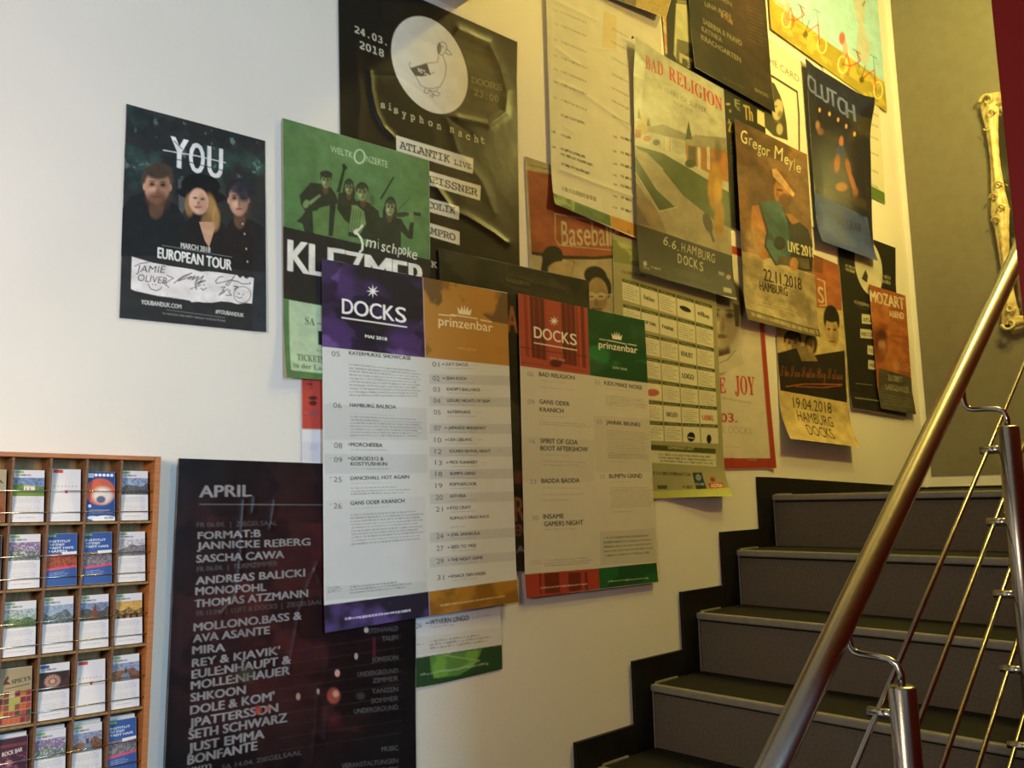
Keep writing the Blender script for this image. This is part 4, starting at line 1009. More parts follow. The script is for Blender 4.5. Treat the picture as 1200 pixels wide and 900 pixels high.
# --- lime green grid poster
def d_grid(c):
    c.ubox(0, 0, 1, 1, '#a09c74')
    c.frame(710, 280, 2.8125)
    c.poly([(20, 0), (140, 40), (110, 90), (25, 75)], '#6f7a3a', .7); c.clip_noise('#c4cc7a', .5, .62, 14, 3, [(20, 0), (140, 40), (110, 90), (25, 75)], .6)
    c.T('CLUBS & LIVE', 52, 112, 130, 128, 10, '#4c5226', 'b')
    rows = [130, 213, 296, 376, 452, 525, 597]; hdr = '#4e5428'; cellc = '#dcd8bc'
    r = random.Random(9); k = 0
    logos = {(0, 1): ('Amber', 's'), (0, 3): ('\u25CF', 'r'), (0, 4): ('elbe', 'x'), (1, 1): ('CAP TOWN', 'x'), (1, 2): ('FABRIK', 'x'), (2, 3): ('KNUST', 'x'), (3, 3): ('LOGO', 'x'), (5, 2): ('MOJO', 's'), (4, 1): ('red', 'i'), (5, 4): ('UEBEL', 'x'), (6, 3): ('\u25A0', 'x'), (6, 4): ('\u25C6', 'x')}
    for i, y in enumerate(rows):
        for j in range(5):
            x0 = 53 + j * 60 + i * 3.2; x1 = x0 + 56
            sl = .30 - i * .042
            y0 = y + (x0 - 53) * sl; y1 = y + (x1 - 53) * sl; hh = 70 - i * 1.2
            c.poly([(x0, y0), (x1, y1), (x1 + 1, y1 + 10), (x0 + 1, y0 + 10)], hdr)
            c.G([(x0 + 8, y0 + 3), (x1 - 8, y1 + 2), (x1 - 8, y1 + 8), (x0 + 8, y0 + 9)], 1, '#b8bc88', .6, (.2, .8), 0, 3)
            c.poly([(x0 + 1, y0 + 12), (x1 + 1, y1 + 12), (x1 + 3, y1 + hh), (x0 + 3, y0 + hh)], cellc)
            lg = logos.get((i, j))
            if lg:
                col = '#b0402c' if (i, j) in ((4, 1), (5, 4)) else '#2a2a22'
                if (i, j) == (4, 1): c.ell((x0 + x1) / 2, y0 + 45, 22, 12, '#c0503c', .9, .2)
                elif (i, j) == (6, 3): c.ell((x0 + x1) / 2 + 1, y0 + 46, 13, 16, '#1c1c1c', 1, .2); c.stroke([(x0 + 20, y0 + 48), (x0 + 38, y0 + 50)], 3, '#dcd8bc')
                elif (i, j) == (6, 4): c.ell((x0 + x1) / 2, y0 + 50, 8, 15, '#1c1c1c', 1, .3)
                else: c.T(lg[0], x0 + 10, y0 + 48, x1 - 8, y1 + 46, 16 if len(lg[0]) < 6 else 11, col, lg[1])
            else: c.G([(x0 + 5, y0 + 17), (x1 - 4, y1 + 16), (x1 - 2, y1 + hh - 6), (x0 + 6, y0 + hh - 5)], 6, '#6c6a52', .5, (.25, .75), .4, 4)
    c.poly([(60, 672), (362, 692), (362, 708), (60, 690)], hdr); c.T('GEMEINSAM LAUT', 205, 692, 290, 697, 9, '#b8bc88', 'b')
    c.poly([(60, 692), (363, 710), (364, 750), (60, 732)], '#cfcdb2'); c.G([(170, 704), (360, 714), (360, 746), (180, 736)], 3, '#4a4a38', .6, (.2, .8), .1, 6)
    c.poly([(56, 750), (362, 765), (364, 835), (56, 840)], '#838a48', .0)
    c.T('E.CLUBKOMBINAT.DE', 158, 776, 278, 782, 10, '#3a3c22', 'b')
    c.poly([(284, 770), (314, 770), (322, 826), (290, 826)], '#2c3438'); c.ell(302, 786, 9, 11, '#8a9298', 1, .3); c.T('KLUB', 290, 812, 316, 812, 8, '#a8b0b4', 'b')
    c.poly([(330, 805), (376, 803), (378, 824), (332, 826)], '#b8402c'); c.T('ASTRA', 336, 820, 374, 818, 12, '#e0d4bc', 'x'); c.ell(346, 793, 8, 8, '#a03a2a', 1, .3)
    c.poly([(170, 812), (202, 812), (202, 824), (170, 824)], '#55582e'); c.G([(250, 812), (280, 812), (280, 824), (250, 824)], 1, '#3a3c22', .8, (.1, .9), 0, 2)
    c.poly([(30, 838), (395, 820), (410, 870), (30, 870)], '#bfc668', .9)
poster('grid_poster', 'lime green poster printed with a grid of small cream boxes',
       [(717.5, 274), ('w', 1.511, .462), (850.5, 581), (726, 586)], 1.3, d_grid, 1.6, finish='satin', grain=0.12, ink=0.85, seed=47, wave=.0008,
       curl=lambda s, t: .030 * np.clip((t - .86) * 7, 0, 1) ** 2 * np.clip(s * 2.2 - .9, 0, 1))

# --- poster of a suburban street
def d_street(c):
    c.ubox(0, 0, 1, 1, '#c0bfae')
    c.frame(730, 30, 2.8125)
    X, Y = c.AX()
    c.put(np.clip((300 - Y) / 300, 0, 1) * .35, '#a9b0ac')
    c.poly([(10, 390), (370, 560), (380, 800), (10, 660)], '#4c5c34')
    c.poly([(35, 392), (130, 420), (300, 520), (370, 560), (375, 630), (300, 600), (240, 560), (130, 470), (60, 420)], '#47592f')
    c.poly([(30, 398), (80, 420), (200, 540), (330, 640), (380, 690), (380, 790), (330, 760), (180, 700), (40, 640)], '#a49c86')
    c.poly([(38, 425), (110, 540), (175, 600), (120, 612), (38, 490)], '#3f522c'); c.stroke([(38, 480), (120, 612), (180, 598)], 4, '#c4bc9c')
    c.poly([(130, 475), (170, 480), (300, 580), (375, 620), (378, 680), (300, 640), (200, 560)], '#47592f')
    c.poly([(30, 500), (120, 620), (150, 700), (30, 650)], '#8c7a62'); c.poly([(30, 560), (90, 660), (30, 650)], '#6a604e')
    # low houses
    c.poly([(40, 330), (90, 305), (90, 350), (40, 372)], '#b49a54'); c.poly([(35, 322), (66, 300), (92, 316), (92, 330)], '#c2a868'); c.poly([(40, 340), (60, 345), (60, 372), (40, 368)], '#a05034')
    c.poly([(85, 345), (210, 372), (210, 430), (88, 395)], '#b4b2a2'); c.poly([(80, 335), (130, 325), (220, 362), (210, 380), (85, 350)], '#8a887a')
    c.poly([(130, 365), (160, 372), (160, 415), (130, 405)], '#d0cdbc'); c.stroke([(135, 370), (135, 410)], 2, '#6c6a5c'); c.stroke([(155, 372), (155, 415)], 2, '#6c6a5c')
    c.poly([(205, 385), (340, 410), (355, 520), (210, 450)], '#a8744a'); c.poly([(200, 378), (240, 360), (350, 372), (352, 415), (210, 392)], '#94907e'); 
    for x in (245, 275): c.poly([(x, 400), (x + 10, 402), (x + 12, 478), (x + 2, 472)], '#cfc8b0')
    c.poly([(215, 395), (240, 400), (240, 462), (215, 450)], '#5c5244'); c.poly([(300, 410), (352, 420), (356, 520), (305, 500)], '#b87838')
    c.poly([(205, 375), (216, 312), (228, 375)], '#33472c'); c.poly([(78, 330), (83, 300), (92, 332)], '#3f5234'); c.poly([(48, 305), (52, 270), (60, 308)], '#3f5234')
    c.ell(110, 385, 12, 10, '#33472c', 1, .4); c.ell(222, 455, 18, 14, '#3a4c2a', 1, .4); c.ell(80, 372, 14, 10, '#a04a30', .9, .5)
    # a plain orange lamp post stand-in at the right
    c.ell(312, 420, 12, 40, '#5a4c38', .7, .8); c.ell(304, 530, 24, 78, '#b8893c', 1, .45); c.ell(312, 545, 12, 46, '#d6ac5c', .8, .6); c.ell(318, 640, 16, 60, '#a87c38', .9, .5); c.ell(280, 650, 14, 34, '#3a3426', 1, .3, -.3); c.stroke([(290, 680), (300, 710)], 8, '#3a3426')
    w = '#c43c30'
    c.T('BAD', 70, 142, 133, 168, 44, w, 's', .85); c.T('RELIGION', 152, 176, 328, 284, 45, w, 's')
    c.T('30 YEARS OF', 112, 205, 212, 258, 16, '#7c7c70', 'i', .75); c.T('SUFFER', 219, 262, 275, 290, 17, '#4c5040', 'i', .85); c.T('TOUR 2018', 165, 258, 228, 288, 11, '#6c6c60', 'i', .8)
    B = [(10, 642), (380, 765), (385, 900), (10, 850)]; c.poly(B, '#26241f')
    h = '#cfcab8'
    for s, x, y, wd in (('6', 134, 722, 15), ('.', 152, 728, 4), ('6', 162, 735, 14), ('.', 180, 742, 4), ('H', 193, 745, 14), ('A', 210, 748, 16), ('M', 228, 754, 17), ('B', 248, 763, 12), ('U', 262, 770, 13), ('R', 277, 774, 12), ('G', 292, 780, 13)): c.T(s, x, y, x + wd, y + wd * .25, 30, h, 'i')
    for s, x, y in (('D', 180, 782), ('O', 200, 788), ('C', 217, 793), ('K', 233, 800), ('S', 252, 808)): c.T(s, x, y, x + 14, y + 4, 32, h, 'i')
    c.ell(70, 785, 6, 9, '#c0bca8', 1, .3); c.G([(62, 795), (82, 800), (82, 806), (62, 801)], 1, '#c0bca8', .9, (.1, .9), 0, 1); c.G([(88, 792), (120, 800), (120, 808), (88, 800)], 1, '#c0bca8', .9, (.1, .9), 0, 2)
    c.G([(160, 795), (290, 832), (290, 856), (170, 824)], 3, '#6c6858', .6, (.3, .7), .3, 8); c.T('FKP', 316, 822, 334, 826, 12, h, 'x'); c.ell(347, 829, 8, 8, h, .8, .4); c.poly([(327, 862), (354, 868), (354, 884), (327, 878)], '#b8b4a0')
    c.crease([(10, 60), (70, 130), (60, 240)], 10, .003); c.crease([(60, 300), (200, 360), (360, 480)], 6, .001); c.crease([(300, 250), (320, 500), (330, 700)], 9, .0015)
poster('punk_poster', 'pale poster of a suburban street with red serif title and black footer',
       [(741, 45), (848, 104.5), (861, 352), (747.5, 319)], 6.2, d_street, 1.8, finish='gloss', grain=0.5, ink=0.68, seed=53, wave=.0018,
       curl=lambda s, t: .012 * np.clip(1 - t * 6, 0, 1) * np.clip(1 - s * 3, 0, 1) + .010 * np.clip((t - .85) * 6, 0, 1) ** 2)

poster('programme_poster', 'white programme sheet with red and green headers, right of the purple and orange one',
       [(607, 343.5), (755.5, 375.5), (770.5, 682), (616, 701)], 3.2, d_june, 1.6, finish='matte', grain=0.06, seed=59, wave=.001,
       curl=lambda s, t: .004 * np.clip((t - .9) * 10, 0, 1) ** 2)

# --- black poster with a pale band and yellow letters
def d_band(c):
    c.ubox(0, 0, 1, 1, '#24231c')
    c.frame(700, 0, 7.5)
    c.poly([(560, 0), (600, 0), (615, 470), (560, 470)], '#cf8a5a', .9); c.clip_noise('#d8cf90', .45, .6, 40, 4, [(540, 0), (600, 0), (612, 470), (540, 470)], .8)
    c.poly([(693, 30), (792, 40), (815, 250), (830, 440), (700, 530), (672, 480)], '#b8b690'); c.poly([(700, 340), (830, 380), (835, 620), (690, 560)], '#4c4a32', .85); c.poly([(700, 0), (790, 4), (785, 30), (700, 26)], '#8a8a74', .8)
    c.poly([(722, 462), (838, 520), (836, 548), (748, 506), (744, 560), (722, 546)], '#b4ae84'); c.T('3', 792, 592, 822, 602, 60, '#b4ae84', 'b')
    c.frame(840, 90, 7.5)
    y = '#b09a4a'
    c.T('F', 162, 262, 205, 276, 70, '#8a8a5c', 'x', .7); c.T('E', 180, 292, 208, 300, 30, '#7c7c54', 'x', .7); c.T('Th', 242, 372, 318, 392, 130, y, 'x', .9)
    c.poly([(356, 284), (450, 332), (448, 458), (358, 406)], '#d4cf9c')
    c.ell(100, 240, 20, 10, '#b4ae84', .7, .6); c.ell(118, 300, 10, 14, '#b4ae84', .6, .6)
    c.T('Z', 100, 480, 140, 490, 90, y, 's', .9); c.T('i', 104, 400, 118, 404, 30, y, 's', .9)
    c.G([(120, 560), (156, 570), (156, 760), (124, 750)], 5, '#6c6a50', .5)
    c.ubox(0, .93, 1, 1, '#1c1b16')
poster('festival_poster', 'black poster with a pale vertical band and yellow letters, mostly hidden by its neighbours',
       [('w', 1.372, 1.06), ('w', 1.78, 1.05), ('w', 1.765, .545), ('w', 1.395, .553)], .6, d_band, 1.2, finish='satin', grain=0.3, ink=0.8, seed=61, wave=.001)

# --- poster corner hanging askew at the top edge
def d_flap(c):
    c.ubox(0, 0, 1, 1, '#a08a48'); c.ubox(0, 0, .45, 1, '#2e2818'); c.ubox(.45, .0, .6, 1, '#5c4a20')
poster('flapping_poster', 'black and ochre poster corner hanging askew into the top of the picture',
       [(702, -70), (800, -46), (775, 24), (700, -8)], 6.5, d_flap, 1.2, finish='satin', grain=0.4, ink=0.8, seed=62, wave=.001, curl=lambda s, t: .02 * t * s)

# --- black club poster with faint names, top right
def d_dark(c):
    c.ubox(0, 0, 1, 1, '#3a3428'); c.clip_noise('#2a281e', .45, .65, 3, 4, al=.9); 
    c.frame(780, 0, 4.444)
    c.put(np.clip(1 - np.abs(c.s - .75) * 2.2, 0, 1) * np.clip(1.1 - c.t, 0, 1) * .9, '#6a4c40')
    p = '#8d8468'
    c.T('KATRIN', 245, -25, 345, 35, 24, p, 'x', .7); c.T('& TOBI', 290, 85, 350, 130, 26, '#b48c64', 'x', .7); c.T('LINA RON', 205, 30, 340, 95, 24, p, 'x', .7)
    c.T('SABRINA & PAAVO', 196, 122, 398, 240, 28, p, 'x', .8); c.T('KATINKA', 190, 162, 295, 222, 28, p, 'x', .75); c.T('KRACHGARTEN', 186, 205, 392, 326, 28, p, 'x', .85)
    c.G([(420, 20), (520, 60), (530, 260), (430, 210)], 10, '#6c6450', .5, (.3, .7), .3, 6); c.T('DOCKS', 460, 477, 528, 512, 17, '#8f8868', 'b', .9)
    c.G([(290, 400), (430, 470), (430, 482), (290, 412)], 1, '#6c6450', .5)
poster('club_night_poster', 'olive-black poster with faded pale names at the top, above the street poster',
       [('w', 1.466, 1.34), ('w', 1.787, 1.34), (906.5, 133), (812, 80)], 3.4, d_dark, 1.4, finish='satin', grain=0.5, ink=0.62, seed=67, wave=.0015,
       curl=lambda s, t: .008 * np.clip((t - .8) * 5, 0, 1))

# --- white sheet with a black frame and a face
def d_card(c):
    c.ubox(0, 0, 1, 1, '#dcd8c4')
    c.frame(880, 0, 6.667)
    c.T('THE CARD', 110, 470, 378, 645, 52, '#4a4634', 'r', .9)
    c.poly([(20, 500), (198, 605), (366, 712), (382, 900), (384, 1300), (372, 1300), (368, 900), (356, 724), (192, 622), (20, 520)], '#3c3828')
    c.frame(840, 90, 7.5)
    c.poly([(420, 0), (508, 60), (560, 170), (590, 270), (612, 400), (625, 560), (500, 520), (400, 420)], '#4a4630'); c.ell(535, 290, 46, 92, '#c0b488', 1, .2, .1); c.ell(556, 330, 22, 30, '#6c6444', .8, .7); c.ell(520, 260, 12, 8, '#4c4630', .8, .6); c.ell(535, 395, 26, 10, '#6c6040', .8, .6); c.ell(552, 460, 28, 50, '#b0a67c', 1, .4)
poster('portrait_poster', 'pale poster with a thin black frame and a drawn long-haired face, under its dark neighbours',
       [('w', 1.752, 1.052), (946, 76), ('w', 1.955, .62), ('w', 1.745, .62)], .9, d_card, 1.3, finish='matte', grain=0.1, ink=0.85, seed=71, wave=.0006)

# --- sunny meadow poster with bicycles
def d_bikes(c):
    c.ubox(0, 0, 1, 1, '#a6d4e8')
    c.frame(880, 0, 6.667)
    c.clip_noise('#d0dcc8', .5, .8, 4, 3, al=.7); c.poly([(860, -600), (900, 0), (840, 200), (800, 420), (700, 420), (760, 200), (850, 0)], '#c9a98c', .0)
    c.poly([(790, -20), (900, -20), (880, 200), (940, 380), (900, 520), (820, 420), (840, 200)], '#c8b090', .55)
    c.poly([(130, -40), (200, 40), (330, 120), (560, 300), (760, 440), (1100, 680), (1100, 900), (900, 790), (150, 240)], '#a8983e'); c.clip_noise('#c8b85c', .48, .62, 26, 5, [(130, 0), (560, 300), (1100, 680), (1100, 900), (900, 790), (150, 240)], .8)
    c.poly([(130, -40), (260, 40), (230, 200), (150, 210)], '#c8a43c', .7)
    def bike(x, y, s):
        r = '#b83c2c'; d = '#3c3826'
        for dx, dy in ((-130, -70), (150, 130)):
            a = np.linspace(0, 2 * math.pi, 20); c.stroke(list(zip(x + dx * s + 34 * s * np.cos(a), y + dy * s + 66 * s * np.sin(a))), 9, '#ece6a0', .95)
        c.stroke([(x - 130 * s, y - 70 * s), (x - 60 * s, y - 60 * s), (x + 10 * s, y - 100 * s), (x - 20 * s, y - 170 * s)], 10, r, .9); c.stroke([(x - 130 * s, y - 70 * s), (x - 95 * s, y - 160 * s), (x - 70 * s, y - 60 * s), (x - 90 * s, y + 10 * s)], 9, r, .8); c.stroke([(x + 20 * s, y + 40 * s), (x + 120 * s, y - 30 * s), (x + 130 * s, y + 130 * s)], 10, r, .9); c.stroke([(x - 60 * s, y - 10 * s), (x + 20 * s, y + 40 * s), (x + 100 * s, y + 60 * s)], 9, '#d8c030', .8)
        c.stroke([(x + 120 * s, y - 30 * s), (x + 112 * s, y - 130 * s)], 4, d, .8); c.stroke([(x + 85 * s, y - 150 * s), (x + 135 * s, y - 120 * s)], 5, d, .8); c.stroke([(x, y - 40 * s), (x - 12 * s, y - 150 * s)], 4, d, .8); c.stroke([(x - 45 * s, y - 190 * s), (x + 10 * s, y - 155 * s)], 7, d, .8); c.ell(x + 20 * s, y + 50 * s, 20 * s, 24 * s, d, .8, .5)
        c.stroke([(x + 20 * s, y + 30 * s), (x + 50 * s, y - 60 * s)], 7, '#3c3c24', .8)
    bike(405, 220, 1.0); bike(845, 575, 1.0)
    c.ell(712, 300, 24, 50, '#c03c2c', .85, .5); c.ell(735, 380, 20, 60, '#c88a6c', .6, .6); c.ell(280, 100, 30, 90, '#d0a07c', .6, .6)
    c.stroke([(890, 10), (875, 45)], 8, '#4c4630')
poster('summer_poster', 'sunny poster of red bicycles on a yellow meadow, at the top beside the end wall',
       [('w', 1.803, 1.62), ('w', 2.414, 1.62), (1040, 132), (903.5, 34)], 2.6, d_bikes, 1.2, finish='satin', grain=0.25, ink=0.9, seed=73, wave=.001)

# --- white sheet with green foot behind the blue poster
def d_p17(c):
    c.ubox(0, 0, 1, 1, '#d8d5c0'); c.ubox(0, .9, 1, 1, '#5c7a34'); c.frame(850, 120, 3.213)
    for y in (20, 62, 110, 170, 235, 290): c.G([(520, y), (585, y + 30), (588, y + 42), (523, y + 12)], 1, '#6c6850', .5, (.1, .9), .2, 4)
    c.clip_noise('#8aa04c', .5, .6, 30, 3, None, 0)
poster('notice_sheet', 'narrow white printed sheet with a green foot, showing to the right of the blue poster',
       [('w', 2.05, 1.10), ('w', 2.372, 1.10), (1037.5, 239), ('w', 2.05, .772)], 1.4, d_p17, 1.2, finish='matte', grain=0.05, ink=0.85, seed=79, wave=.0006)

# --- red bordered pale poster with a portrait
def d_joy(c):
    c.ubox(0, 0, 1, 1, '#a8402f'); c.ubox(.045, .04, .94, .955, '#d4ccba')
    c.frame(840, 280, 3.2125)
    c.poly([(-60, 150), (0, 130), (60, 160), (80, 260), (60, 300), (-60, 300)], '#3c382e')
    c.face(20, 300, 150, 230, '#b8ad94', '#3a352b', .05); c.poly([(60, 240), (86, 250), (84, 330), (70, 330)], '#3f3a30'); c.poly([(-60, 460), (20, 440), (90, 420), (100, 470), (40, 500), (-60, 520)], '#c8c0ac'); c.stroke([(70, 420), (40, 455), (0, 470)], 3, '#6c6656')
    r = '#c03a2e'
    c.T('VANCE', -120, 584, 35, 580, 60, r, 's'); c.T('JOY', 70, 583, 145, 588, 70, r, 's'); c.G([(10, 590), (145, 612), (145, 628), (10, 604)], 1, '#a49a86', .6, (.2, .8), .1, 8)
    c.T('06.03.', -50, 690, 76, 690, 34, r, 'x'); c.T('GROSSE DOCKS', -60, 724, 132, 736, 26, '#b0a894', 'l'); c.G([(10, 775), (110, 785), (110, 792), (10, 782)], 1, '#a49a86', .5)
    c.G([(26, 820), (90, 826), (90, 838), (26, 832)], 1, r, .7, (.1, .9), 0, 2); c.G([(116, 820), (150, 824), (150, 838), (116, 834)], 1, '#a49a86', .7, (.1, .9), 0, 2)
poster('singer_poster', 'pale poster with a red border and red serif letters, behind the lime green grid poster',
       [('w', 1.385, .515), (888, 298), (908, 549), ('w', 1.39, .038)], .5, d_joy, 1.2, finish='satin', grain=0.15, ink=0.82, seed=83, wave=.0012,
       curl=lambda s, t: .008 * np.clip((s - .9) * 10, 0, 1) * t)

# --- caps and script poster with cream foot
def d_sun(c):
    c.ubox(0, 0, 1, 1, '#c4b07c')
    c.frame(840, 280, 3.2125)
    c.poly([(200, -20), (470, 60), (470, 270), (225, 240)], '#a4603c'); c.stroke([(380, 150), (405, 160), (412, 250), (388, 250)], 4, '#d0bc90'); c.T('S', 384, 240, 404, 242, 62, '#d0bc90', 'x')
    c.poly([(210, 0), (400, 60), (400, 130), (210, 90)], '#3c3020', .5)
    c.face(285, 395, 60, 80, '#b09664', '#2c2618', 0); c.ell(355, 395, 24, 44, '#2c2618', 1, .3); c.ell(352, 405, 15, 30, '#a88e5c', .9, .4)
    c.ell(432, 305, 30, 56, '#1f1c14', 1, .2, -.1); c.ell(434, 350, 25, 56, '#b89e6c', 1, .2, -.1); c.ell(445, 360, 12, 40, '#6c5430', .5, .8); c.ell(422, 340, 6, 4, '#241c10', .9, .5); c.ell(444, 342, 6, 4, '#241c10', .9, .5); c.stroke([(424, 385), (442, 388)], 4, '#5c2c1c'); c.ell(433, 292, 27, 22, '#1f1c14', 1, .3, .2)
    c.poly([(228, 430), (340, 400), (350, 440), (480, 420), (490, 618), (240, 570)], '#26201a'); c.poly([(300, 410), (350, 400), (380, 460), (320, 460)], '#b89e6c', .5)
    c.T('The Sun Sailor Boy Saloon', 240, 516, 475, 530, 44, '#8a5230', 'c', .95)
    c.stroke([(262, 556), (330, 546), (470, 548)], 4, '#b0602c'); c.stroke([(300, 556), (400, 560), (470, 552)], 3, '#b0602c')
    c.poly([(238, 570), (490, 616), (500, 800), (240, 770)], '#cdb67c')
    k = '#2e2818'
    c.T('19.04.2018', 288, 636, 433, 658, 42, k, 'r'); c.T('HAMBURG', 300, 684, 432, 710, 40, k, 'r'); c.T('DOCKS', 324, 738, 421, 756, 40, k, 'r'); c.G([(250, 752), (285, 762), (285, 768), (250, 758)], 1, k, .7)
    c.crease([(240, 690), (330, 745), (500, 770)], 12, .002)
poster('band_poster', 'poster with dark faces, script title and cream foot showing a date',
       [('w', 1.745, .56), ('w', 2.071, .545), (997.5, 524.5), (915.5, 515)], .7, d_sun, 1.8, finish='matte', grain=0.6, ink=0.78, seed=89, wave=.001,
       curl=lambda s, t: .040 * np.clip((t - .80) * 5, 0, 1) ** 2)

# --- second copy of the duck poster, by the end wall
def d_duck2(c):
    c.ubox(0, 0, 1, 1, '#25241e')
    c.frame(840, 280, 3.2125)
    s0, t0 = hap(c.P2U, 840 + 572 / 3.2125, 280 + 108 / 3.2125); c.ucirc(float(s0), float(t0), .24, .155, '#d0ccb4')
    c.poly([(545, 150), (560, 115), (570, 140), (566, 165)], '#3c3a2c')
    g = '#a8a284'
    c.G([(484, 92), (520, 105), (520, 132), (484, 120)], 2, g, .8, (.15, .85), 0, 2); c.G([(616, 128), (654, 140), (654, 175), (616, 165)], 2, g, .7, (.15, .85), 0, 2)
    c.T('sisyphon', 518, 240, 575, 256, 14, g, 'm', .8); c.stroke([(520, 240), (545, 262), (578, 262)], 2, '#6c684c', .7)
    for x0, y0, w, h, t in ((546, 282, 80, 36, 'ATLANTIK'), (540, 338, 90, 34, 'MEISSNER'), (567, 400, 60, 34, 'COLIK'), (570, 455, 60, 34, 'MPRO')):
        c.poly([(x0, y0), (x0 + w, y0 + 10), (x0 + w, y0 + h + 8), (x0, y0 + h)], '#c9c4aa'); c.T(t, x0 + 5, y0 + h * .75, x0 + w - 5, y0 + h * .75 + 8, 15, '#3a382c', 'm')
    c.stroke([(520, 598), (700, 622)], 2.5, '#b4b094', .9); c.G([(524, 540), (600, 548), (600, 556), (524, 548)], 1, g, .6)
poster('gig_poster', 'black poster with pale disc and cream name strips near the end wall',
       [('w', 2.055, .648), (1047, 291), (1061, 489.5), (997, 478.5)], .9, d_duck2, 1.6, finish='satin', grain=0.3, ink=0.8, seed=97, wave=.0012,
       curl=lambda s, t: .008 * np.clip((t - .9) * 9, 0, 1) + .010 * np.clip(1 - t * 5, 0, 1) * s)

def d_moz(c):
    c.ubox(0, 0, 1, 1, '#b8703e')
    c.frame(840, 280, 3.2125)
    c.clip_noise('#a05430', .45, .65, 5, 3, al=.8)
    c.poly([(610, 485), (745, 525), (750, 670), (605, 640)], '#5a5648'); c.clip_noise('#4a4638', .5, .6, 8, 5, [(610, 485), (745, 525), (750, 670), (605, 640)], .7)
    c.T('MOZART', 580, 236, 706, 266, 44, '#ded2b4', 'x'); c.T('ABEND', 650, 292, 704, 302, 24, '#ded2b4', 'x', .85)
    c.ell(615, 385, 26, 60, '#6c3420', .9, .7); c.ell(622, 405, 13, 34, '#c89468', .9, .6); c.ell(612, 440, 20, 30, '#8a4a28', .9, .7); c.ell(624, 362, 14, 22, '#4a2418', .8, .7)
    c.G([(655, 330), (720, 345), (722, 410), (657, 395)], 3, '#8a4424', .5); c.G([(660, 455), (730, 475), (732, 505), (662, 488)], 4, '#d8b890', .5)
    c.T('ZU DRITT', 645, 532, 700, 542, 22, '#a8a48c', 'x', .8); c.T('LAEISZHALLE', 636, 566, 722, 580, 22, '#a8a48c', 'x', .7); c.G([(620, 580), (735, 600), (735, 640), (622, 625)], 4, '#8a8670', .5)
poster('classical_concert_poster', 'small orange poster with a grey foot, overlapping the black poster by the end wall',
       [(1018, 333), (1061, 346.5), (1071, 486), (1030, 479)], 3.2, d_moz, 2.0, finish='satin', grain=0.6, ink=0.72, seed=101, wave=.0008,
       curl=lambda s, t: .010 * np.clip((t - .8) * 5, 0, 1))

